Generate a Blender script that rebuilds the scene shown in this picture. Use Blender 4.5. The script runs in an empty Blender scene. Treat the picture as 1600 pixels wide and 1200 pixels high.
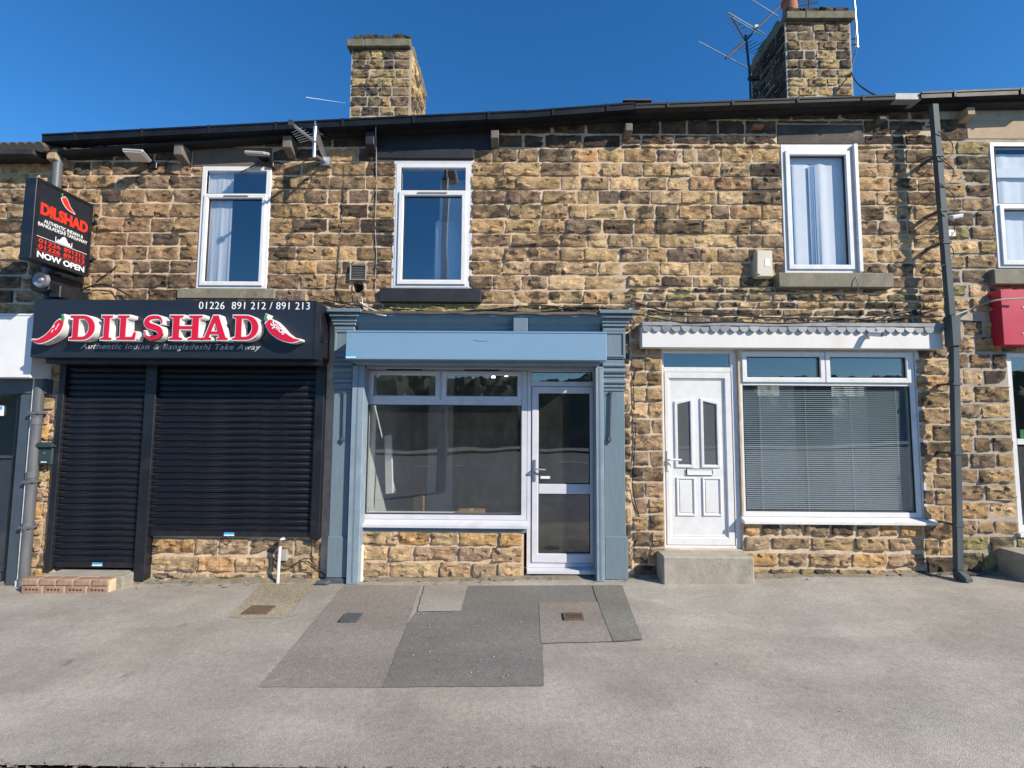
import bpy, bmesh, math, random
from mathutils import Vector, Matrix, noise
R = math.radians
sc = bpy.context.scene
C = sc.collection
rng = random.Random(11)

# ------------------------------------------------------------------ camera, sky, sun, exposure
F, PITCH, ROLL, YAW = 740.0, R(4.25), R(0.4), R(0.5)      # focal length in photo pixels (1600 wide)
CAM = Vector((0, -5.3, 1.75))
cd = bpy.data.cameras.new('camera'); cam = bpy.data.objects.new('camera', cd); C.objects.link(cam)
cd.sensor_width = 36; cd.lens = 36 * F / 1600; cd.clip_start = .05; cd.clip_end = 6000
CM = (Matrix.Rotation(YAW, 3, 'Z') @ Matrix.Rotation(R(90) + PITCH, 3, 'X') @ Matrix.Rotation(ROLL, 3, 'Z'))
cam.matrix_world = Matrix.Translation(CAM) @ CM.to_4x4()
sc.camera = cam
SUN = Vector((-1.44, 1.0, -1.09)).normalized()
elev = math.asin(-SUN.z); azim = math.atan2(-SUN.x, -SUN.y)
w = bpy.data.worlds.new('World'); sc.world = w; w.use_nodes = True
nt = w.node_tree; bg = nt.nodes['Background']
sky = nt.nodes.new('ShaderNodeTexSky'); sky.sky_type = 'NISHITA'; sky.sun_disc = False
sky.sun_elevation = elev; sky.sun_rotation = azim
sky.air_density = 1.0; sky.dust_density = 0.0; sky.ozone_density = 6.0; sky.altitude = 300
hs_ = nt.nodes.new('ShaderNodeHueSaturation'); hs_.inputs['Saturation'].default_value = 1.2
nt.links.new(sky.outputs[0], hs_.inputs['Color']); nt.links.new(hs_.outputs[0], bg.inputs[0]); bg.inputs[1].default_value = 0.13
sl = bpy.data.lights.new('sun', 'SUN'); so = bpy.data.objects.new('sun', sl); C.objects.link(so)
sl.energy = 5.0; sl.angle = R(.53); sl.color = (1, .91, .78)
so.rotation_euler = SUN.to_track_quat('-Z', 'Y').to_euler()
vs = sc.view_settings
sc.display_settings.display_device = 'sRGB'
vs.view_transform = 'Standard'; vs.look = 'None'; vs.gamma = 1; vs.use_curve_mapping = False; vs.exposure = 0.45
sc.cycles.max_bounces = 8; sc.cycles.transparent_max_bounces = 16
sc.cycles.sample_clamp_indirect = 6

# ------------------------------------------------------------------ helpers
def wp(px, py, Y=0.0):
    """point of the plane at depth Y measured on the photograph"""
    d = CM @ Vector(((px - 800) / F, (600 - py) / F, -1))
    return CAM + d * ((Y - CAM.y) / d.y)
def rect(l, t, r, b, Y=0.0):
    m, c = (t + b) / 2, (l + r) / 2
    return (wp(l, m, Y).x, wp(r, m, Y).x, wp(c, b, Y).z, wp(c, t, Y).z)      # x0 x1 z0 z1
G0, GX, GY = 0.03, 0.020, 0.012
def gz(x, y): return G0 + GX * x + GY * y
def gp(px, py):
    """point of the sloping pavement seen at a photo pixel"""
    d = CM @ Vector(((px - 800) / F, (600 - py) / F, -1))
    t = (G0 + GX * CAM.x + GY * CAM.y - CAM.z) / (d.z - GX * d.x - GY * d.y)
    return CAM + d * t

WLOC = {}
def tag(o, label=None, cat=None, group=None, kind=None):
    if label: o['label'] = label
    if cat: o['category'] = cat
    if group: o['group'] = group
    if kind: o['kind'] = kind
    return o
def thing(name, loc, label, cat, group=None):
    o = bpy.data.objects.new(name, None); C.objects.link(o); o.empty_display_size = .1
    o.location = loc; WLOC[o.name] = Vector(loc)
    return tag(o, label, cat, group)
def place(name, me, loc, parent=None):
    o = bpy.data.objects.new(name, me); C.objects.link(o)
    WLOC[o.name] = Vector(loc)
    if parent is not None:
        o.parent = parent; o.location = Vector(loc) - WLOC[parent.name]
    else: o.location = loc
    return o

class MB:
    def __init__(s): s.v = []; s.f = []; s.m = []
    def add(s, vs_, fs, mi=0):
        b = len(s.v); s.v += [Vector(p) for p in vs_]
        for f in fs: s.f.append([i + b for i in f]); s.m.append(mi)
        return s
    def box(s, x0, x1, y0, y1, z0, z1, mi=0):
        return s.add([(x0,y0,z0),(x1,y0,z0),(x1,y1,z0),(x0,y1,z0),(x0,y0,z1),(x1,y0,z1),(x1,y1,z1),(x0,y1,z1)],
              [(0,3,2,1),(4,5,6,7),(0,1,5,4),(1,2,6,5),(2,3,7,6),(3,0,4,7)], mi)
    def ring(s, x0, x1, z0, z1, t, y0, y1, c=.006, mi=0):
        """rectangular frame with a sloped inner lip; t width (or l,r,b,top)"""
        l, r, b, tp = t if isinstance(t, tuple) else (t,)*4
        def rc(a, bb, cc, d, y): return [(a,y,cc),(bb,y,cc),(bb,y,d),(a,y,d)]
        L = [rc(x0,x1,z0,z1,y1), rc(x0,x1,z0,z1,y0+c*.5), rc(x0+c*.5,x1-c*.5,z0+c*.5,z1-c*.5,y0),
             rc(x0+l-c*1.5,x1-r+c*1.5,z0+b-c*1.5,z1-tp+c*1.5,y0), rc(x0+l,x1-r,z0+b,z1-tp,y0+c*1.5), rc(x0+l,x1-r,z0+b,z1-tp,y1)]
        n = len(L); vs_ = [p for q in L for p in q]; fs = []
        for k in range(n):
            a, d = k*4, ((k+1) % n)*4
            for i in range(4): fs.append((a+i, a+(i+1)%4, d+(i+1)%4, d+i))
        return s.add(vs_, fs, mi)
    def prism(s, poly, axis, a, b, mi=0):
        """extrude a 2D polygon; axis 'x': poly=(y,z), 'y': poly=(x,z), 'z': poly=(x,y)"""
        n = len(poly)
        g = {'x': lambda p,t:(t,p[0],p[1]), 'y': lambda p,t:(p[0],t,p[1]), 'z': lambda p,t:(p[0],p[1],t)}[axis]
        vs_ = [g(p,a) for p in poly] + [g(p,b) for p in poly]
        return s.add(vs_, [list(range(n))[::-1], list(range(n,2*n))] + [(i,(i+1)%n,n+(i+1)%n,n+i) for i in range(n)], mi)
    def tube(s, pts, r, n=7, cap=True, mi=0):
        pts = [Vector(p) for p in pts]; rs = r if isinstance(r, (list,tuple)) else [r]*len(pts)
        prev = None; vs_ = []; fs = []
        for i, p in enumerate(pts):
            t = (pts[min(i+1,len(pts)-1)] - pts[max(i-1,0)]).normalized()
            if prev is None: u = t.orthogonal().normalized()
            else:
                u = (prev - t * prev.dot(t))
                u = u.normalized() if u.length > 1e-6 else t.orthogonal().normalized()
            prev = u; v = t.cross(u)
            for k in range(n):
                a = 2*math.pi*k/n; vs_.append(p + (u*math.cos(a)+v*math.sin(a))*rs[i])
        for i in range(len(pts)-1):
            for k in range(n): fs.append((i*n+k, i*n+(k+1)%n, (i+1)*n+(k+1)%n, (i+1)*n+k))
        if cap: fs += [list(range(n))[::-1], list(range((len(pts)-1)*n, len(pts)*n))]
        return s.add(vs_, fs, mi)
    def lathe(s, prof, c, n=16, axis='z', mi=0):
        vs_ = []; fs = []; c = Vector(c)
        for r_, h in prof:
            for k in range(n):
                a = 2*math.pi*k/n; x, y = r_*math.cos(a), r_*math.sin(a)
                vs_.append(c + (Vector((x,y,h)) if axis=='z' else Vector((x,h,y)) if axis=='y' else Vector((h,x,y))))
        for i in range(len(prof)-1):
            for k in range(n): fs.append((i*n+k, i*n+(k+1)%n, (i+1)*n+(k+1)%n, (i+1)*n+k))
        return s.add(vs_, fs, mi)
    def build(s, name, mats, parent=None, bevel=0, smooth=None, origin=None):
        bm = bmesh.new()
        vv = [bm.verts.new(p) for p in s.v]
        for f, mi in zip(s.f, s.m):
            try: bf = bm.faces.new([vv[i] for i in f]); bf.material_index = mi
            except ValueError: pass
        bmesh.ops.recalc_face_normals(bm, faces=bm.faces[:])
        if bevel: bmesh.ops.bevel(bm, geom=bm.edges[:], offset=bevel, segments=1, affect='EDGES', clamp_overlap=True, profile=.5)
        if origin is None:
            xs = [v.co for v in bm.verts]
            o = Vector([(min(p[i] for p in xs)+max(p[i] for p in xs))/2 for i in range(3)])
        else: o = Vector(origin)
        bmesh.ops.translate(bm, vec=-o, verts=bm.verts[:])
        me = bpy.data.meshes.new(name); bm.to_mesh(me); bm.free()
        for m in (mats if isinstance(mats,(list,tuple)) else [mats]): me.materials.append(m)
        if smooth is not None:
            me.shade_smooth()
            me.set_sharp_from_angle(angle=R(smooth))
        return place(name, me, o, parent)

def spline(pts, n=8):
    P = [Vector(p) for p in pts]; P = [P[0]*2-P[1]] + P + [P[-1]*2-P[-2]]; out = []
    for i in range(1, len(P)-2):
        for k in range(n):
            t = k/n; a,b,c,d = P[i-1],P[i],P[i+1],P[i+2]
            out.append(.5*((2*b)+(c-a)*t+(2*a-5*b+4*c-d)*t*t+(3*b-a-3*c+d)*t**3))
    return out + [P[-2]]

# ------------------------------------------------------------------ materials
def _n(nt, t, **k):
    n = nt.nodes.new(t)
    for a, b in k.items(): setattr(n, a, b)
    return n
def material(name, col, rough=.6, metal=0, var=.12, scale=6, bump=0, bscale=60, dirt=None, damt=.5, dscale=3, spec=.5, coord='Object', stretch=None, coat=0):
    m = bpy.data.materials.new(name); m.use_nodes = True; nt = m.node_tree; L = nt.links
    p = nt.nodes['Principled BSDF']; p.inputs['Roughness'].default_value = rough; p.inputs['Metallic'].default_value = metal
    p.inputs['Specular IOR Level'].default_value = spec; p.inputs['Coat Weight'].default_value = coat
    tc = _n(nt,'ShaderNodeTexCoord'); src = tc.outputs[coord]
    if stretch:
        mp = _n(nt,'ShaderNodeMapping'); mp.inputs['Scale'].default_value = stretch; L.new(src, mp.inputs[0]); src = mp.outputs[0]
    nz = _n(nt,'ShaderNodeTexNoise'); nz.inputs['Scale'].default_value = scale; nz.inputs['Detail'].default_value = 7; nz.inputs['Roughness'].default_value = .62
    L.new(src, nz.inputs['Vector'])
    cr = _n(nt,'ShaderNodeValToRGB'); e = cr.color_ramp.elements
    e[0].position, e[1].position = .3, .7
    e[0].color = (*[c*(1-var) for c in col],1); e[1].color = (*[min(1,c*(1+var)) for c in col],1)
    L.new(nz.outputs['Fac'], cr.inputs[0]); out = cr.outputs[0]
    if dirt:
        n2 = _n(nt,'ShaderNodeTexNoise'); n2.inputs['Scale'].default_value = dscale; n2.inputs['Detail'].default_value = 9; n2.inputs['Roughness'].default_value = .7
        L.new(src, n2.inputs['Vector'])
        r2 = _n(nt,'ShaderNodeMapRange'); r2.inputs[1].default_value = .5; r2.inputs[2].default_value = .72; r2.inputs[4].default_value = damt
        L.new(n2.outputs['Fac'], r2.inputs[0])
        mx = _n(nt,'ShaderNodeMix', data_type='RGBA'); L.new(r2.outputs[0], mx.inputs[0]); L.new(out, mx.inputs[6]); mx.inputs[7].default_value = (*dirt,1)
        out = mx.outputs[2]
    L.new(out, p.inputs['Base Color'])
    rr = _n(nt,'ShaderNodeMapRange'); rr.inputs[3].default_value = max(0,rough-.1); rr.inputs[4].default_value = min(1,rough+.1)
    L.new(nz.outputs['Fac'], rr.inputs[0]); L.new(rr.outputs[0], p.inputs['Roughness'])
    if bump:
        n3 = _n(nt,'ShaderNodeTexNoise'); n3.inputs['Scale'].default_value = bscale; n3.inputs['Detail'].default_value = 6
        L.new(src, n3.inputs['Vector'])
        b = _n(nt,'ShaderNodeBump'); b.inputs['Strength'].default_value = bump; b.inputs['Distance'].default_value = .01
        L.new(n3.outputs['Fac'], b.inputs['Height']); L.new(b.outputs[0], p.inputs['Normal'])
    return m

def stone_material():
    m = bpy.data.materials.new('sandstone'); m.use_nodes = True; nt = m.node_tree; L = nt.links
    p = nt.nodes['Principled BSDF']; p.inputs['Roughness'].default_value = .88; p.inputs['Specular IOR Level'].default_value = .25
    oi = _n(nt,'ShaderNodeObjectInfo'); tc = _n(nt,'ShaderNodeTexCoord')
    ms = _n(nt,'ShaderNodeMath', operation='MULTIPLY'); ms.inputs[1].default_value = 57; L.new(oi.outputs['Random'], ms.inputs[0])
    va = _n(nt,'ShaderNodeVectorMath', operation='ADD'); L.new(tc.outputs['Object'], va.inputs[0]); L.new(ms.outputs[0], va.inputs[1])
    def nz(s, d=8, r=.65, st=None, dist=0):
        src = va.outputs[0]
        if st:
            mp = _n(nt,'ShaderNodeMapping'); mp.inputs['Scale'].default_value = st; L.new(src, mp.inputs[0]); src = mp.outputs[0]
        n = _n(nt,'ShaderNodeTexNoise'); n.inputs['Scale'].default_value = s; n.inputs['Detail'].default_value = d; n.inputs['Roughness'].default_value = r
        n.inputs['Distortion'].default_value = dist
        L.new(src, n.inputs['Vector']); return n.outputs['Fac']
    def mr(x, a, b, c, d, clamp=True):
        n = _n(nt,'ShaderNodeMapRange'); n.clamp = clamp
        for i, v in zip((1,2,3,4),(a,b,c,d)): n.inputs[i].default_value = v
        L.new(x, n.inputs[0]); return n.outputs[0]
    n1 = nz(9, 9, .7); n2 = nz(5.5, 8, .68, (1,1,1.6), .4); n3 = nz(60, 4, .7)
    val = _n(nt,'ShaderNodeMath', operation='MULTIPLY'); L.new(mr(n1,.3,.7,.66,1.38), val.inputs[0]); L.new(mr(n3,.3,.7,.8,1.2), val.inputs[1])
    mul = _n(nt,'ShaderNodeVectorMath', operation='SCALE'); L.new(oi.outputs['Color'], mul.inputs[0]); L.new(val.outputs[0], mul.inputs['Scale'])
    th = _n(nt,'ShaderNodeMath', operation='ADD'); L.new(n2, th.inputs[0]); L.new(oi.outputs['Alpha'], th.inputs[1])
    at_ = _n(nt,'ShaderNodeAttribute'); at_.attribute_name = 'soot'
    t2 = _n(nt,'ShaderNodeMath', operation='ADD'); L.new(th.outputs[0], t2.inputs[0]); L.new(at_.outputs['Fac'], t2.inputs[1])
    ge = _n(nt,'ShaderNodeNewGeometry'); wn = _n(nt,'ShaderNodeTexNoise'); wn.inputs['Scale'].default_value = .9; wn.inputs['Detail'].default_value = 4; L.new(ge.outputs['Position'], wn.inputs['Vector'])
    t3 = _n(nt,'ShaderNodeMath', operation='ADD'); L.new(t2.outputs[0], t3.inputs[0]); L.new(mr(wn.outputs['Fac'],.3,.7,-.13,.13), t3.inputs[1]); th = t3
    soot = mr(th.outputs[0], .72, 1.01, 0, .86)
    mx = _n(nt,'ShaderNodeMix', data_type='RGBA'); L.new(soot, mx.inputs[0]); L.new(mul.outputs[0], mx.inputs[6]); mx.inputs[7].default_value = (.042,.034,.028,1)
    # iron staining, a warm shape of its own
    st = mr(nz(3.2, 5, .6), .56, .74, 0, .55)
    mx2 = _n(nt,'ShaderNodeMix', data_type='RGBA', blend_type='MULTIPLY'); L.new(st, mx2.inputs[0]); L.new(mx.outputs[2], mx2.inputs[6]); mx2.inputs[7].default_value = (1.0,.78,.5,1)
    L.new(mx2.outputs[2], p.inputs['Base Color'])
    h1 = nz(19, 9, .72, (1,1,1.9), .7)
    b = _n(nt,'ShaderNodeBump'); b.inputs['Strength'].default_value = 1.0; b.inputs['Distance'].default_value = .035; L.new(h1, b.inputs['Height'])
    b2 = _n(nt,'ShaderNodeBump'); b2.inputs['Strength'].default_value = .35; b2.inputs['Distance'].default_value = .004; L.new(nz(130,3,.7), b2.inputs['Height']); L.new(b.outputs[0], b2.inputs['Normal'])
    L.new(b2.outputs[0], p.inputs['Normal'])
    return m

def asphalt(name, col, speck=.35, spk=260, big=.16, patch=None):
    m = bpy.data.materials.new(name); m.use_nodes = True; nt = m.node_tree; L = nt.links
    p = nt.nodes['Principled BSDF']; p.inputs['Roughness'].default_value = .92; p.inputs['Specular IOR Level'].default_value = .2
    tc = _n(nt,'ShaderNodeTexCoord'); src = tc.outputs['Object']
    vo = _n(nt,'ShaderNodeTexVoronoi'); vo.inputs['Scale'].default_value = spk; L.new(src, vo.inputs['Vector'])
    sp = _n(nt,'ShaderNodeSeparateColor'); L.new(vo.outputs['Color'], sp.inputs[0])
    a = _n(nt,'ShaderNodeMapRange'); a.inputs[3].default_value = 1-speck; a.inputs[4].default_value = 1+speck; L.new(sp.outputs[0], a.inputs[0])
    n1 = _n(nt,'ShaderNodeTexNoise'); n1.inputs['Scale'].default_value = .9; n1.inputs['Detail'].default_value = 9; n1.inputs['Roughness'].default_value = .68; L.new(src, n1.inputs['Vector'])
    c = _n(nt,'ShaderNodeMapRange'); c.inputs[1].default_value = .3; c.inputs[2].default_value = .7; c.inputs[3].default_value = 1-big; c.inputs[4].default_value = 1+big; L.new(n1.outputs['Fac'], c.inputs[0])
    n2 = _n(nt,'ShaderNodeTexNoise'); n2.inputs['Scale'].default_value = 28; n2.inputs['Detail'].default_value = 6; n2.inputs['Roughness'].default_value = .75; L.new(src, n2.inputs['Vector'])
    d = _n(nt,'ShaderNodeMapRange'); d.inputs[1].default_value = .3; d.inputs[2].default_value = .7; d.inputs[3].default_value = .84; d.inputs[4].default_value = 1.16; L.new(n2.outputs['Fac'], d.inputs[0])
    mp = _n(nt,'ShaderNodeMapping'); mp.inputs['Scale'].default_value = (.35,1.5,1); mp.inputs['Rotation'].default_value = (0,0,.25); L.new(src, mp.inputs[0])
    n6 = _n(nt,'ShaderNodeTexNoise'); n6.inputs['Scale'].default_value = 1.6; n6.inputs['Detail'].default_value = 5; n6.inputs['Distortion'].default_value = .6; L.new(mp.outputs[0], n6.inputs['Vector'])
    c6 = _n(nt,'ShaderNodeMapRange'); c6.inputs[1].default_value = .35; c6.inputs[2].default_value = .65; c6.inputs[3].default_value = .90; c6.inputs[4].default_value = 1.08; L.new(n6.outputs['Fac'], c6.inputs[0])
    m0 = _n(nt,'ShaderNodeMath', operation='MULTIPLY'); L.new(c.outputs[0], m0.inputs[0]); L.new(c6.outputs[0], m0.inputs[1]); c = m0
    m1 = _n(nt,'ShaderNodeMath', operation='MULTIPLY'); L.new(a.outputs[0], m1.inputs[0]); L.new(c.outputs[0], m1.inputs[1])
    m2 = _n(nt,'ShaderNodeMath', operation='MULTIPLY'); L.new(m1.outputs[0], m2.inputs[0]); L.new(d.outputs[0], m2.inputs[1])
    # small dark tar spots and stains
    n4 = _n(nt,'ShaderNodeTexNoise'); n4.inputs['Scale'].default_value = 5; n4.inputs['Detail'].default_value = 4; L.new(src, n4.inputs['Vector'])
    s4 = _n(nt,'ShaderNodeMapRange'); s4.inputs[1].default_value = .68; s4.inputs[2].default_value = .78; s4.inputs[3].default_value = 1; s4.inputs[4].default_value = .6; L.new(n4.outputs['Fac'], s4.inputs[0])
    m3 = _n(nt,'ShaderNodeMath', operation='MULTIPLY'); L.new(m2.outputs[0], m3.inputs[0]); L.new(s4.outputs[0], m3.inputs[1])
    # warm / cool drift
    n5 = _n(nt,'ShaderNodeTexNoise'); n5.inputs['Scale'].default_value = .5; n5.inputs['Detail'].default_value = 3; L.new(src, n5.inputs['Vector'])
    mxc = _n(nt,'ShaderNodeMix', data_type='RGBA'); L.new(n5.outputs['Fac'], mxc.inputs[0])
    mxc.inputs[6].default_value = (col[0]*1.04, col[1], col[2]*.94, 1); mxc.inputs[7].default_value = (col[0]*.97, col[1], col[2]*1.05, 1)
    v = _n(nt,'ShaderNodeVectorMath', operation='SCALE'); L.new(mxc.outputs[2], v.inputs[0]); L.new(m3.outputs[0], v.inputs['Scale'])
    L.new(v.outputs[0], p.inputs['Base Color'])
    b = _n(nt,'ShaderNodeBump'); b.inputs['Strength'].default_value = .5; b.inputs['Distance'].default_value = .004
    L.new(vo.outputs['Distance'], b.inputs['Height']); L.new(b.outputs[0], p.inputs['Normal'])
    return m

def glass_material(name, tint=(.8,.86,.86), ior=1.9, rough=.0, dusty=0):
    m = bpy.data.materials.new(name); m.use_nodes = True; nt = m.node_tree; L = nt.links
    nt.nodes.remove(nt.nodes['Principled BSDF']); out = nt.nodes['Material Output']
    t = _n(nt,'ShaderNodeBsdfTransparent'); t.inputs[0].default_value = (*tint,1)
    g = _n(nt,'ShaderNodeBsdfGlossy'); g.inputs['Roughness'].default_value = rough
    f0 = ((ior-1)/(ior+1))**2
    ge = _n(nt,'ShaderNodeNewGeometry'); dt = _n(nt,'ShaderNodeVectorMath', operation='DOT_PRODUCT'); L.new(ge.outputs['Incoming'], dt.inputs[0]); L.new(ge.outputs['Normal'], dt.inputs[1])
    ab = _n(nt,'ShaderNodeMath', operation='ABSOLUTE'); L.new(dt.outputs['Value'], ab.inputs[0])
    om = _n(nt,'ShaderNodeMath', operation='SUBTRACT'); om.inputs[0].default_value = 1; L.new(ab.outputs[0], om.inputs[1])
    pw_ = _n(nt,'ShaderNodeMath', operation='POWER'); pw_.inputs[1].default_value = 5; L.new(om.outputs[0], pw_.inputs[0])
    fr = _n(nt,'ShaderNodeMapRange'); fr.inputs[3].default_value = f0; fr.inputs[4].default_value = 1; L.new(pw_.outputs[0], fr.inputs[0])
    tc = _n(nt,'ShaderNodeTexCoord'); nz = _n(nt,'ShaderNodeTexNoise'); nz.inputs['Scale'].default_value = 1.3; nz.inputs['Detail'].default_value = 1; L.new(tc.outputs['Object'], nz.inputs['Vector'])
    b = _n(nt,'ShaderNodeBump'); b.inputs['Strength'].default_value = .06; b.inputs['Distance'].default_value = .05; L.new(nz.outputs['Fac'], b.inputs['Height'])
    L.new(b.outputs[0], g.inputs['Normal'])
    mx = _n(nt,'ShaderNodeMixShader'); L.new(fr.outputs[0], mx.inputs[0]); L.new(t.outputs[0], mx.inputs[1]); L.new(g.outputs[0], mx.inputs[2])
    res = mx.outputs[0]
    if dusty:
        d = _n(nt,'ShaderNodeBsdfDiffuse'); d.inputs[0].default_value = (.6,.6,.58,1)
        mp = _n(nt,'ShaderNodeMapping'); mp.inputs['Scale'].default_value = (1,1,.35); L.new(tc.outputs['Object'], mp.inputs[0])
        n2 = _n(nt,'ShaderNodeTexNoise'); n2.inputs['Scale'].default_value = 9; n2.inputs['Detail'].default_value = 8; n2.inputs['Roughness'].default_value = .7; L.new(mp.outputs[0], n2.inputs['Vector'])
        r = _n(nt,'ShaderNodeMapRange'); r.inputs[1].default_value = .35; r.inputs[2].default_value = .75; r.inputs[3].default_value = dusty*.3; r.inputs[4].default_value = dusty; L.new(n2.outputs['Fac'], r.inputs[0])
        m2 = _n(nt,'ShaderNodeMixShader'); L.new(r.outputs[0], m2.inputs[0]); L.new(res, m2.inputs[1]); L.new(d.outputs[0], m2.inputs[2]); res = m2.outputs[0]
    L.new(res, out.inputs[0])
    return m
def emission(name, col, s):
    m = bpy.data.materials.new(name); m.use_nodes = True; nt = m.node_tree
    e = _n(nt,'ShaderNodeEmission'); e.inputs[0].default_value = (*col,1); e.inputs[1].default_value = s
    nt.links.new(e.outputs[0], nt.nodes['Material Output'].inputs[0]); return m

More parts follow.
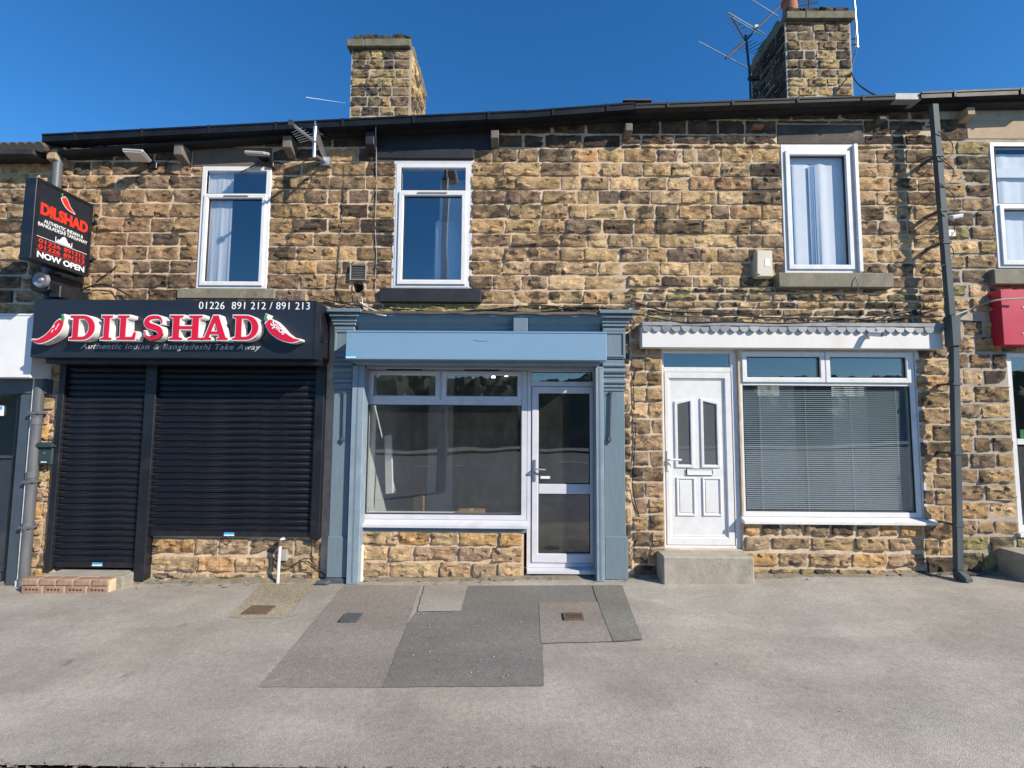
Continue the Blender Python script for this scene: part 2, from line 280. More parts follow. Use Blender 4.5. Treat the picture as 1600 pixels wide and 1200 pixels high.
STONE = stone_material()
MORTAR = {k: material('mortar_'+k, c, .95, var=.25, scale=7, bump=.5, bscale=70, dirt=d, damt=a, dscale=2.2) for k, c, d, a in (
    ('pink', (.58,.43,.29), (.30,.225,.165), .6), ('buff', (.55,.435,.30), (.22,.18,.135), .65), ('grey', (.38,.33,.26), (.17,.15,.115), .6))}
M = {
 'black_metal': material('black_powder_coat', (.010,.012,.017), .36, var=.25, dirt=(.05,.05,.05), damt=.35, dscale=5, bump=.05),
 'slat': material('shutter_slat_coat', (.007,.0075,.011), .32, var=.2, scale=22, dirt=(.09,.09,.09), damt=.4, dscale=16, stretch=(.12,1,3), spec=.3),
 'sign_black': material('sign_black', (.013,.017,.026), .40, var=.15, scale=2),
 'red': material('letter_red', (.62,.006,.03), .3, var=.05),
 'letter_white': material('letter_white', (.8,.79,.77), .35, var=.04),
 'print_white': material('print_white', (.78,.78,.78), .5, var=.06),
 'print_grey': material('print_grey', (.45,.45,.45), .5, var=.3, scale=12),
 'print_red': material('print_red', (.72,.035,.015), .45, var=.05),
 'print_green': material('print_green', (.06,.28,.08), .45, var=.05),
 'upvc': material('white_upvc', (.70,.70,.69), .28, var=.04, dirt=(.50,.47,.42), damt=.5, dscale=2.5),
 'upvc_grey': material('weathered_upvc', (.60,.60,.64), .34, var=.05, dirt=(.42,.41,.40), damt=.5, dscale=4),
 'gasket': material('rubber_gasket', (.02,.02,.022), .7),
 'blue': material('blue_grey_paint', (.15,.205,.238), .45, var=.10, scale=5, dirt=(.13,.165,.185), damt=.7, dscale=4, bump=.3, bscale=26, stretch=(1,1,.22)),
 'blue_box': material('blue_steel_box', (.185,.31,.43), .34, var=.05, scale=2, dirt=(.19,.28,.36), damt=.5, dscale=2.2, stretch=(.5,1,1.5)),
 'blue_rail': material('blue_grey_rail', (.22,.285,.335), .4, var=.12, scale=6, dirt=(.33,.36,.4), damt=.5, dscale=5),
 'navy': material('neighbour_paint', (.055,.075,.10), .45, var=.12, dirt=(.10,.11,.12), damt=.3),
 'gutter': material('black_gutter', (.011,.013,.018), .5, var=.3, scale=5, dirt=(.03,.032,.035), damt=.4, spec=.15),
 'gutter_old': material('old_gutter', (.022,.022,.023), .8, var=.4, scale=6, dirt=(.045,.043,.041), damt=.7, dscale=6, bump=.3),
 'black_paint': material('black_masonry_paint', (.018,.018,.021), .55, var=.25, bump=.25, bscale=45),
 'pipe_grey': material('grey_pipe', (.10,.105,.115), .45, var=.2, dirt=(.2,.18,.16), damt=.4, dscale=5, stretch=(1,1,.3)),
 'pipe_black': material('dark_downpipe', (.075,.092,.10), .62, var=.25, dirt=(.10,.11,.11), damt=.5, dscale=5, stretch=(1,1,.3), spec=.2),
 'pipe_white': material('white_pipe', (.66,.64,.60), .5, var=.1, dirt=(.25,.2,.15), damt=.6, dscale=9),
 'lead': material('lead_grey', (.24,.255,.265), .55, var=.25, scale=8, dirt=(.12,.12,.12), damt=.5, bump=.15, bscale=30),
 'canopy_white': material('canopy_white_paint', (.68,.665,.63), .5, var=.05, dirt=(.45,.40,.33), damt=.5, dscale=3, stretch=(1,1,.4)),
 'corbel': material('corbel_stone', (.16,.135,.11), .85, var=.3, scale=9, bump=.4),
 'lintel': material('lintel_stone', (.15,.115,.085), .88, var=.25, scale=6, bump=.4, dirt=(.09,.075,.06), damt=.8, dscale=3),
 'lintel_pale': material('pale_lintel_stone', (.42,.31,.20), .88, var=.18, scale=6, bump=.3, dirt=(.2,.16,.11), damt=.6, dscale=3),
 'lintel_dark': material('sooty_lintel_stone', (.07,.06,.05), .9, var=.4, scale=6, bump=.4, dirt=(.19,.14,.1), damt=.7, dscale=4),
 'sill': material('sill_stone', (.21,.19,.14), .88, var=.3, scale=7, bump=.35, dirt=(.10,.105,.06), damt=.7, dscale=4),
 'concrete': material('step_concrete', (.34,.305,.25), .92, var=.22, scale=5, bump=.5, bscale=50, dirt=(.15,.15,.10), damt=.7, dscale=3.5),
 'brick': material('red_brick', (.30,.185,.125), .9, var=.25, scale=9, bump=.4, dirt=(.36,.29,.21), damt=.8, dscale=12),
 'hole': material('brick_core', (.07,.035,.025), .95),
 'cap': material('cap_stone', (.16,.145,.095), .9, var=.35, scale=8, bump=.5, dirt=(.06,.06,.04), damt=.7, dscale=5),
 'slate': material('roof_slate', (.075,.078,.085), .75, var=.3, scale=10, bump=.3),
 'tile': material('concrete_tile', (.085,.07,.062), .85, var=.3, scale=10, bump=.3),
 'terracotta': material('terracotta', (.34,.13,.075), .8, var=.2, dirt=(.1,.05,.035), damt=.6),
 'alu': material('aluminium', (.62,.63,.65), .35, metal=.9, var=.08),
 'steel_dull': material('dull_steel', (.30,.30,.31), .5, metal=.7, var=.2),
 'dark_rod': material('dark_rod', (.035,.035,.04), .6, var=.3),
 'cable': material('black_cable', (.018,.018,.02), .6, var=.3),
 'cable_grey': material('grey_cable', (.27,.25,.23), .6, var=.2),
 'cream': material('cream_plastic', (.58,.53,.40), .45, var=.06, dirt=(.40,.36,.26), damt=.4),
 'white_plastic': material('white_plastic', (.72,.72,.70), .4, var=.04),
 'lamp_grey': material('lamp_body', (.36,.34,.31), .5, var=.15, dirt=(.2,.17,.14), damt=.5),
 'lamp_glass': material('lamp_lens', (.62,.60,.55), .2, var=.1),
 'green_box': material('letter_box_green', (.028,.048,.05), .35, var=.15),
 'vent': material('vent_grey', (.22,.21,.20), .5, var=.15),
 'sticker': material('sticker_cyan', (.05,.38,.68), .35, var=.05),
 'iron': material('rusty_iron', (.06,.075,.095), .55, var=.3, dirt=(.12,.09,.07), damt=.6, dscale=12),
 'rust': material('rusty_grate', (.13,.085,.06), .8, var=.35, scale=30, bump=.3),
 'grate_dark': material('dark_grate', (.085,.09,.10), .7, var=.3, scale=30),
 'red_fascia': material('red_fascia', (.46,.022,.045), .4, var=.05, dirt=(.36,.03,.045), damt=.4, dscale=2),
 'white_fascia': material('white_fascia', (.76,.76,.74), .4, var=.04, dirt=(.55,.53,.48), damt=.3, dscale=2),
 'plaster': material('white_plaster', (.62,.62,.60), .9, var=.08),
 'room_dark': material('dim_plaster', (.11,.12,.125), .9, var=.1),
 'room_mid': material('pale_room', (.34,.35,.36), .9, var=.06),
 'room_floor': material('dusty_floor', (.08,.075,.07), .8, var=.25),
 'curtain': material('curtain_white', (.80,.80,.80), .9, var=.05),
 'curtain_blue': material('curtain_blue', (.36,.46,.58), .9, var=.08),
 'blind': material('blind_slat', (.30,.335,.36), .5, var=.06),
 'card': material('cardboard', (.36,.20,.08), .8, var=.12),
 'wood': material('raw_timber', (.38,.26,.15), .8, var=.2),
 'leaf': material('weed_leaf', (.075,.13,.03), .6, var=.3, scale=20),
 'hedge': material('hedge_leaf', (.045,.07,.025), .8, var=.5, scale=3, bump=1, bscale=8),
 'rubble': material('crumb', (.24,.21,.17), .95, var=.4, scale=30),
 'moss_dirt': material('mossy_dirt', (.205,.175,.125), .95, var=.35, scale=9, bump=.6, bscale=50, dirt=(.095,.10,.05), damt=.7, dscale=4),
 'kerb': material('kerb_stone', (.20,.19,.17), .92, var=.25, scale=9, bump=.4, dirt=(.08,.075,.07), damt=.7, dscale=5),
 'gum': material('gum_spot', (.36,.345,.315), .8, var=.2),
 'road_paint': material('road_paint', (.7,.7,.68), .8, var=.1),
 'contrail': material('contrail_ice', (.9,.9,.9), 1, var=.02),
 'bulb': emission('lit_bulb', (1,.93,.82), 14),
}
GLASS = glass_material('window_glass', (.93,.96,.97), 2.0)
GLASS_SHOP = glass_material('shop_glass', (.93,.955,.955), 2.15, dusty=.028)
GLASS_NET = glass_material('net_window_glass', (.95,.965,.975), 1.65)
GLASS_UP = glass_material('upper_glass', (.95,.97,.98), 2.5)

# ------------------------------------------------------------------ stones
POOL = {}
def stone_mesh(w, h, wild=1.0):
    key = (round(w/.05), round(h/.035), rng.randrange(5), wild)
    if key in POOL: return POOL[key]
    W, H = max(key[0]*.05, .05), max(key[1]*.035, .035)
    r = random.Random(hash(key[:3]) & 0xffff)
    nx, nz_ = max(3, min(14, round(W/.026))), max(3, min(7, round(H/.023)))
    us = [0, .005/W] + [i/nx for i in range(1, nx)] + [1-.005/W, 1]
    vs_ = [0, .005/H] + [i/nz_ for i in range(1, nz_)] + [1-.005/H, 1]
    seed = r.random()*100
    cells = []
    for _ in range(max(3, int(W*H/.0036))):
        cells.append((r.uniform(-.5,.5)*W, r.uniform(-.5,.5)*H, r.gauss(.028,.0065)*min(wild,1.2), r.gauss(0,.16), r.gauss(0,.26), max(0, r.gauss(-.06,.16))))
    SO = []
    wob = .011 if wild > 1 else .006
    V = []; Fc = []
    NX, NZ = len(us), len(vs_)
    for j, v in enumerate(vs_):
        for i, u in enumerate(us):
            x, z = (u-.5)*W, (v-.5)*H
            bx, bz = i in (0, NX-1), j in (0, NZ-1)
            ring = i in (1, NX-2) or j in (1, NZ-2)
            n = noise.noise(Vector((x*20+seed, z*30, seed))) + .5*noise.noise(Vector((x*45, z*60+seed, seed*2)))
            q = (x + .03*noise.noise(Vector((x*12,z*12,seed))), z + .02*noise.noise(Vector((x*12,z*12,seed+9))))
            c = min(cells, key=lambda c_: (c_[0]-q[0])**2 + ((c_[1]-q[1])*2.1)**2)
            d = c[2] + c[3]*(x-c[0]) + c[4]*(z-c[1]) + .006*n
            SO.append(c[5])
            d = max(.0215, min(.050, d))
            if bx or bz:
                d = 0
                x += -math.copysign(abs(r.gauss(0, wob)), x) if bx else 0
                z += -math.copysign(abs(r.gauss(0, wob*.8)), z) if bz else 0
                if bx and bz: x -= math.copysign(r.uniform(.002,.014), x); z -= math.copysign(r.uniform(.001,.010), z)
            elif ring: d = max(.0175, d*.78); x += r.gauss(0,.002); z += r.gauss(0,.002)
            else: x += r.gauss(0,.007); z += r.gauss(0,.005)
            V.append((x, -d, z))
    idx = lambda i, j: j*NX+i
    for j in range(NZ-1):
        for i in range(NX-1): Fc.append((idx(i,j), idx(i+1,j), idx(i+1,j+1), idx(i,j+1)))
    loop = [idx(i,0) for i in range(NX)] + [idx(NX-1,j) for j in range(1,NZ)] + [idx(i,NZ-1) for i in range(NX-2,-1,-1)] + [idx(0,j) for j in range(NZ-2,0,-1)]
    b = len(V)
    for k in loop: V.append((V[k][0], .03, V[k][2])); SO.append(SO[k])
    for k in range(len(loop)):
        k2 = (k+1) % len(loop); Fc.append((loop[k2], loop[k], b+k, b+k2))
    me = bpy.data.meshes.new('stone'); me.from_pydata(V, [], Fc); me.materials.append(STONE)
    me.attributes.new('soot','FLOAT','POINT').data.foreach_set('value', SO)
    me.shade_smooth(); me.set_sharp_from_angle(angle=R(24))
    POOL[key] = (me, W, H); return POOL[key]

PAL = {  # (rgb, weight, soot range)
 'brown': [((.28,.20,.122),4,(.14,.38)), ((.34,.243,.143),4,(.14,.36)), ((.225,.165,.115),3,(.20,.46)), ((.37,.265,.15),2,(.1,.34)), ((.16,.128,.10),1.0,(.28,.48))],
 'mixed': [((.34,.25,.155),4,(.17,.40)), ((.40,.295,.175),4,(.14,.36)), ((.28,.21,.14),3,(.2,.44)), ((.44,.335,.205),2,(.10,.30)), ((.18,.145,.11),1.0,(.3,.5)), ((.24,.14,.10),.2,(.15,.35))],
 'ochre': [((.41,.305,.175),4,(.14,.36)), ((.455,.35,.215),4,(.10,.32)), ((.345,.26,.165),3,(.18,.42)), ((.28,.21,.14),2,(.22,.44)), ((.19,.15,.115),.7,(.3,.48)), ((.385,.265,.15),1,(.14,.34))],
 'moss':  [((.27,.245,.12),4,(.2,.40)), ((.33,.27,.14),3,(.2,.40)), ((.2,.18,.11),2,(.25,.45)), ((.38,.27,.15),1,(.2,.4))],
 'chimney': [((.32,.25,.135),4,(.2,.42)), ((.24,.19,.12),3,(.26,.48)), ((.42,.33,.17),2,(.16,.36)), ((.27,.19,.13),.6,(.2,.4)), ((.13,.115,.09),2,(.35,.5))],
 'plinth': [((.40,.31,.20),4,(.06,.26)), ((.36,.275,.185),3,(.12,.30)), ((.44,.30,.15),2,(.08,.3)), ((.30,.235,.17),2,(.15,.35))],
 'shade': [((.12,.09,.065),3,(.25,.45)), ((.085,.065,.05),3,(.3,.5)), ((.17,.115,.075),1.5,(.2,.4))],  # shade of eaves and chimney flank put into the stone colour, with soot
}
def pick(p):
    e = PAL[p]; col, _, s = rng.choices(e, [q[1] for q in e])[0]; k = rng.uniform(.86,1.14)
    return (col[0]*1.36*k*rng.uniform(.97,1.03), col[1]*k*1.24, col[2]*k*rng.uniform(.99,1.13)*1.04, rng.uniform(*s))
def stone(parent, org, rz, x, z, w_, h_, pal, wild=1.0, yj=.006):
    me, W, H = stone_mesh(w_, h_, wild)
    loc = Vector(org) + Matrix.Rotation(rz, 3, 'Z') @ Vector((x, rng.uniform(-yj, yj*.5), z))
    o = place('stone', me, loc, parent); o.scale = (w_/W, rng.uniform(.85,1.2), h_/H)
    o.rotation_euler = (rng.gauss(0,.02), rng.gauss(0,.010)*wild, rz + rng.gauss(0,.02)); o.color = pick(pal)
    return o
def lay(parent, org, rz, x0, x1, courses, holes, pal, mean=.33, gap=.017, wild=1.0, tilt=0):
    """courses: list of (ztop, zbot); pal may be a function of (x, z)"""
    for zt, zb in courses:
        bs = sorted({x0, x1} | {e for h in holes for e in h[:2] if x0 < e < x1})
        segs = []
        for a, b in zip(bs, bs[1:]):
            if b - a < .004: continue
            free = [(zb, zt)]
            for hx0, hx1, hz0, hz1 in holes:
                if hx0 <= a+.002 and hx1 >= b-.002:
                    nf = []
                    for f0, f1 in free:
                        if hz1 <= f0 or hz0 >= f1: nf.append((f0,f1)); continue
                        if hz0 > f0: nf.append((f0,hz0))
                        if hz1 < f1: nf.append((hz1,f1))
                    free = nf
            if free:
                f = max(free, key=lambda q: q[1]-q[0])
                if segs and abs(segs[-1][1]-a) < .006 and abs(segs[-1][2][0]-f[0]) < .012 and abs(segs[-1][2][1]-f[1]) < .012: segs[-1][1] = b
                else: segs.append([a, b, f])
        for a, b, (f0, f1) in segs:
            if f1-f0 < .045 or b-a < .05: continue
            n = max(1, round((b-a)/mean + rng.uniform(-.3,.3)))
            ws = [rng.uniform(.6,1.45) for _ in range(n)]; s = sum(ws); x = a
            for q in ws:
                ww = q/s*(b-a); cx = x+ww/2; cz = (f0+f1)/2
                pl = pal(cx, cz) if callable(pal) else pal
                if ww-gap > .03: stone(parent, org, rz, cx, cz + tilt*(cx-x0), ww-gap*rng.uniform(.8,1.3), f1-f0-gap*rng.uniform(.8,1.25), pl, wild)
                x += ww
def courses(zt, zb, h, jit=.012):
    out = []; z = zt
    while z - h*.6 > zb:
        hh = h + rng.uniform(-jit, jit); nz_ = max(zb, z-hh)
        if nz_ - zb < h*.35: nz_ = zb
        out.append((z, nz_)); z = nz_
    return out
def wall_mesh(x0, x1, z0, z1, holes, yf=-.015, yb=.12, extra=()):
    mb = MB()
    hs = [(max(h[0],x0),min(h[1],x1),max(h[2],z0),min(h[3],z1)) for h in holes]
    hs = [h for h in hs if h[1]-h[0] > .01 and h[3]-h[2] > .01]
    xs = sorted({x0,x1}|set(extra)|{e for h in hs for e in h[:2]}); zs = sorted({z0,z1}|{e for h in hs for e in h[2:]})
    inh = lambda x, z: any(h[0] < x < h[1] and h[2] < z < h[3] for h in hs)
    nX, nZ = len(xs)-1, len(zs)-1
    solid = [[not inh((xs[i]+xs[i+1])/2,(zs[j]+zs[j+1])/2) for j in range(nZ)] for i in range(nX)]
    for i in range(nX):
        for j in range(nZ):
            if not solid[i][j]: continue
            a,b,c,d = xs[i],xs[i+1],zs[j],zs[j+1]
            mb.add([(a,yf,c),(b,yf,c),(b,yf,d),(a,yf,d)],[(0,1,2,3)]); mb.add([(a,yb,c),(b,yb,c),(b,yb,d),(a,yb,d)],[(3,2,1,0)])
            for (di,dj,p,q) in ((-1,0,(a,c),(a,d)),(1,0,(b,d),(b,c)),(0,-1,(b,c),(a,c)),(0,1,(a,d),(b,d))):
                ii, jj = i+di, j+dj
                if not (0 <= ii < nX and 0 <= jj < nZ) or not solid[ii][jj]:
                    mb.add([(p[0],yf,p[1]),(p[0],yb,p[1]),(q[0],yb,q[1]),(q[0],yf,q[1])],[(0,1,2,3)])
    return mb
def room(house, x0, x1, z0, z1, y0, y1, mats):
    """inside of a room behind a window: mats = (back, left, right, floor, ceiling)"""
    mb = MB()
    mb.add([(x0,y1,z0),(x1,y1,z0),(x1,y1,z1),(x0,y1,z1)],[(0,1,2,3)],0); mb.add([(x0,y0,z0),(x0,y1,z0),(x0,y1,z1),(x0,y0,z1)],[(0,1,2,3)],1)
    mb.add([(x1,y0,z0),(x1,y1,z0),(x1,y1,z1),(x1,y0,z1)],[(3,2,1,0)],2); mb.add([(x0,y0,z0),(x1,y0,z0),(x1,y1,z0),(x0,y1,z0)],[(0,1,2,3)],3)
    mb.add([(x0,y0,z1),(x1,y0,z1),(x1,y1,z1),(x0,y1,z1)],[(3,2,1,0)],4)
    return mb.build('room_interior', [M[k] for k in mats], house)

# ================================================================== GROUND
def sheet(name, pts, dz, mat, label=None, thick=None):
    mb = MB(); n = len(pts)
    mb.add([(p[0],p[1],gz(p[0],p[1])+dz) for p in pts],[list(range(n))])
    o = mb.build(name, mat); o['kind'] = 'structure'
    if label: o['label'] = label
    return o
_ka, _kb = gp(100,1196), gp(1500,1210)
def ky(x): return _ka.y + (_kb.y-_ka.y)*(x-_ka.x)/(_kb.x-_ka.x)
KY = (_ka.y+_kb.y)/2
A_MAIN = asphalt('pavement_asphalt', (.34,.314,.268), .19, 210, .24)
A_BROWN = asphalt('patch_brown', (.243,.218,.186), .32, 210, .10)
A_DARK = asphalt('patch_dark', (.18,.171,.154), .30, 230, .10)
A_LIGHT = asphalt('patch_concrete', (.30,.275,.24), .25, 260, .10)
A_SAND = asphalt('patch_sandy', (.30,.26,.185), .45, 150, .12)
A_GREEN = asphalt('patch_greenish', (.185,.182,.15), .35, 200, .12)
A_ROAD = asphalt('road_asphalt', (.2,.2,.195), .35, 120, .12)
# pavement: rows of slightly uneven asphalt so the edge by the kerb is not ruled
pv = MB()
NXp, NYp = 80, 16
pverts = []
for j in range(NYp+1):
    for i in range(NXp+1):
        x = -12+24*i/NXp; y = ky(x) + (0.35-ky(x))*j/NYp
        zz = gz(x,y)
        if j == 0: y += .012*noise.noise(Vector((x*3.1,0,7)))
        pverts.append((x,y,zz))
pv.add(pverts, [(j*(NXp+1)+i, j*(NXp+1)+i+1, (j+1)*(NXp+1)+i+1, (j+1)*(NXp+1)+i) for j in range(NYp) for i in range(NXp)])
o = pv.build('pavement', A_MAIN, origin=(0,0,0), smooth=60); o['kind'] = 'structure'
for X0, X1 in ((-60,-12),(12,60)):
    sheet('pavement', [(X0,ky(X0)),(X1,ky(X1)),(X1,.35),(X0,.35)], 0, A_MAIN)
kz = lambda x: gz(x, KY)
# kerb: separate stones along the edge
ks = MB().box(-.452,.452,-.13,-.004,-.2,-.006).build('kerb_stone', M['kerb'], bevel=.012); kerb_me = ks.data; bpy.data.objects.remove(ks)
kerb = MB().prism([(-60,ky(-60)-.12),(60,ky(60)-.12),(60,ky(60)-.02),(-60,ky(-60)-.02)],'z',-1.6,-1.4).build('kerb', M['kerb']); kerb['kind'] = 'structure'
for i in range(-7, 7):
    x = i*.915+.3
    k = place('kerb_stone', kerb_me, (x, ky(x)-.067, kz(x)-.100), kerb)
    k.rotation_euler = (0, -math.atan(GX), math.atan((_kb.y-_ka.y)/(_kb.x-_ka.x)))
o = MB().add([(-400,KY+.3,-8-.13),(400,KY+.3,8-.13),(400,-24,8-.3),(-400,-24,-8-.3)],[(0,1,2,3)]).build('road', A_ROAD); o['kind'] = 'structure'
o = MB().add([(-400,-23.9,-8-.15),(400,-23.9,8-.15),(400,-27,8-.1),(-400,-27,-8-.1)],[(0,1,2,3)]).build('pavement', A_MAIN); o['kind'] = 'structure'
o = MB().add([(-1500,-26.9,-30-.35),(1500,-26.9,30-.35),(1500,-1500,30-.3),(-1500,-1500,-30-.3)],[(0,1,2,3)]).build('ground', M['hedge']); o['kind'] = 'structure'
o = MB().add([(-1500,.3,-30.2),(1500,.3,29.8),(1500,1500,29.8),(-1500,1500,-30.2)],[(0,1,2,3)]).build('ground', M['moss_dirt']); o['kind'] = 'structure'
for i in range(-6,6):
    x = i*6+1.5
    MB().add([(x,-15.5,gz(x,0)-.195),(x+2.4,-15.5,gz(x+2.4,0)-.195),(x+2.4,-15.35,gz(x+2.4,0)-.195),(x,-15.35,gz(x,0)-.195)],[(0,1,2,3)]).build('road_marking', M['road_paint'])['kind'] = 'structure'
def patch(name, px, dz, mat):
    P = [gp(*p) for p in px]; out = []
    for a, b in zip(P, P[1:]+P[:1]):
        n = max(2, int((b-a).length/.03)); t = (b-a).normalized()
        for i in range(n):
            q = a + (b-a)*(i/n); k = .007*noise.noise(Vector((q.x*9,q.y*9,dz*900))) + .004*noise.noise(Vector((q.x*40,q.y*40,5)))
            out.append((q.x - t.y*k, q.y + t.x*k))
    sheet(name, out, dz, mat)
patch('pavement_patch', [(405,1074),(603,1075),(657,915),(537,915)], .003, A_BROWN)
patch('pavement_patch', [(598,1075),(850,1073),(848,1006),(845,943),(955,943),(958,1004),(1004,1001),(972,915),(728,916),(720,956),(650,958),(637,975)], .006, A_DARK)
patch('pavement_patch', [(652,957),(720,956),(732,913),(664,915)], .009, A_LIGHT)
patch('pavement_patch', [(845,1007),(958,1004),(934,942),(842,943)], .009, A_BROWN)
patch('pavement_patch', [(958,1004),(1004,1001),(969,916),(925,916),(934,942)], .012, A_GREEN)
patch('pavement_patch', [(356,965),(385,967),(440,966),(462,948),(500,913),(408,913)], .003, A_SAND)
patch('pavement_patch', [(448,966),(470,958),(537,918),(496,914),(462,948)], .006, A_LIGHT)
# gritty fillet of dirt and moss where the wall meets the pavement
fl = MB(); xs_ = [-5.6+11.4*i/160 for i in range(161)]; fv = []
for x in xs_:
    d = .10+.06*noise.noise(Vector((x*2,0,1)))+.05*noise.noise(Vector((x*9,0,2)))
    hgt = .035+.025*noise.noise(Vector((x*3,4,2)))
    fv += [(x,.006,gz(x,0)+max(.01,hgt)),(x,-d*.5,gz(x,-d*.5)+max(.008,hgt*.45)),(x,-d,gz(x,-d)-.004)]
fl.add(fv, [(3*i+k,3*i+3+k,3*i+4+k,3*i+1+k) for i in range(160) for k in (0,1)])
fl.build('ground_edging', M['moss_dirt'], smooth=60)['kind'] = 'structure'

# ================================================================== HOUSES
XB = [wp(76,400).x, wp(509,700).x, wp(985,600).x, wp(1468,400).x]
XL, XR = wp(-60,600).x-1.0, wp(1660,600).x+1.2
GUT = [(72,221,-.2),(590,195,-.2),(822,184,-.2),(990,172,-.2),(1395,157,-.2),(1600,148,-.2)]
GP = [wp(*g) for g in GUT]
def eave(x):
    if x <= GP[0].x: return GP[0].z - .10
    for a, b in zip(GP, GP[1:]):
        if x <= b.x: return a.z + (b.z-a.z)*(x-a.x)/(b.x-a.x)
    return GP[-1].z

def upvc_window(house, r, Y, frame=.055, mat='upvc', lights=(), glass=None, label=None, dpt=.06):
    """outer frame part with sashes / panes as sub-parts. lights: (x0,x1,z0,z1,sash width or 0)"""
    x0,x1,z0,z1 = r
    mb = MB().ring(x0,x1,z0,z1,frame,Y,Y+dpt)
    wo = mb.build('window', M[mat], house)
    if label: wo['label'] = label
    for (a,b,c,d,s) in lights:
        if s:
            MB().ring(a,b,c,d,s,Y-.018,Y+.035,.007).build('sash', M[mat], wo); a,b,c,d = a+s,b-s,c+s,d-s
        MB().ring(a-.001,b+.001,c-.001,d+.001,.006,Y+.003,Y+.03,.001).build('gasket', M['gasket'], wo)
        MB().box(a+.004,b-.004,Y+.018,Y+.024,c+.004,d-.004).build('pane', glass or GLASS, wo)
    return wo

_cz = wp(870,232).z
CRS = []; _z = _cz + .169*4
while _z > wp(870,476).z + .02:
    _h = .169 + rng.uniform(-.012,.012); CRS.append((_z, _z-_h)); _z -= _h
TOOTH = {}
def tooth(b, z): return TOOTH.setdefault((b, round(z,3)), rng.choice((-1,1))*rng.uniform(.03,.12))
def upper(house_wall, k0, k1, ztop, zbot, holes, pal, mean, gap, wild=1.0):
    for zt, zb in CRS:
        if zb > ztop-.03 or zt < zbot+.03: continue
        zm = (zt+zb)/2
        a = XB[k0] + (tooth(k0, zm) if k0 >= 1 else .005) if k0 >= 0 else XL
        b = XB[k1] + (tooth(k1, zm) if k1 in (1, 2) else 0)
        lay(house_wall, (0,0,0), 0, a, b, [(min(zt,ztop), max(zb,zbot))], holes, pal, mean, gap, wild)
houses = []
def new_house(x0, x1, label):
    h = thing('terraced_house', ((x0+x1)/2, 0, gz((x0+x1)/2,0)), label, 'house', 'terraced houses in the row'); houses.append(h); return h
H0 = new_house(XL, XB[0], 'stone terraced house at the left edge, partly hidden behind the projecting black sign')
H1 = new_house(XB[0], XB[1], 'brown stone terraced house with black shuttered takeaway at street level')
H2 = new_house(XB[1], XB[2], 'stone terraced house above the blue shopfront, with black painted lintel and sill')
H3 = new_house(XB[2], XB[3], 'yellow stone terraced house with white front door and wide blind-covered window')
H4 = new_house(XB[3], XR, 'stone terraced house at the right edge, beyond the dark downpipe')

# openings, measured on the photo -----------------------------------------------------
W1 = rect(314,262,422,452); W2 = rect(618.5,257,734,450); W3 = rect(1221,228,1339,430)
W4 = list(rect(1548,225,1690,420)); W4[0] = wp(1549,322).x
SHUT = (wp(98,725).x, wp(495,700).x, gz(-4,0)+.02, wp(300,540).z)       # whole takeaway opening behind the shutters
SHOPO = (wp(560,700).x, wp(934,700).x, wp(700,828).z, wp(700,520).z)
SHOPD = (wp(819,750).x, wp(934,750).x, gz(.5,0), wp(880,600).z)
DOOR3 = (wp(1036,700).x, wp(1156,700).x, wp(1095,858).z, wp(1095,546).z)
WIN3 = (wp(1158,680).x, wp(1433,680).x, wp(1300,808).z, wp(1300,548).z)
WIN4 = (wp(1580,690).x, XR, wp(1600,832).z, wp(1600,552).z)
L1 = rect(303,232,426,262); L2 = rect(590,236,741,251); B2 = rect(590,205,770,236); L3 = rect(1213,196,1348,227); L4 = rect(1508,190,1700,219)
S1 = rect(281,453,432,468); S2 = rect(596,453,753,475); S3 = rect(1209,430,1386,453); S4 = rect(1541,424,1690,448)
VENT = rect(549,416,574,440); VHOLE = rect(553,442,568,458)
def cont(h, zc=None): return h
tops = lambda x0, x1: max(eave(x0), eave(x1))
def wall(house, x0, x1, holes, mort):
    zt = tops(x0,x1) + .02
    mb = wall_mesh(x0, x1, min(gz(x0,0),gz(x1,0))-.05, zt, holes, extra=[p.x for p in GP if x0 < p.x < x1])
    for v in mb.v:
        if v.z > eave(v.x)-.02: v.z = eave(v.x)-.02
    return mb.build('wall', MORTAR[mort], house)
# house 0 (left edge)
NB = (XL-.5, wp(46,750).x, -.5, wp(20,500).z)
w0 = wall(H0, XL, XB[0], [NB], 'buff')
lay(w0, (0,0,0), 0, XL, XB[0], courses(eave(XB[0])-.02, wp(20,500).z, .172), [NB], 'ochre', .3)
# house 1
w1 = wall(H1, XB[0], XB[1], [W1, SHUT], 'pink')
hs = [W1, SHUT, L1, S1]
z_split = wp(300,500).z
upper(w1, 0, 1, CRS[5][0], z_split, hs, 'brown', .31, .0145)
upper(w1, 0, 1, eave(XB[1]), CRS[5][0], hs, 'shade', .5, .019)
PL1 = (wp(236,880).x, wp(500,880).x)
lay(w1, (0,0,0), 0, XB[0]+.005, SHUT[0], courses(z_split, gz(-5,0), .172), [], 'plinth', .2, wild=1.1)
lay(w1, (0,0,0), 0, SHUT[1], XB[1], courses(z_split, gz(-2.4,0), .172), [], 'brown', .16, wild=1.1)
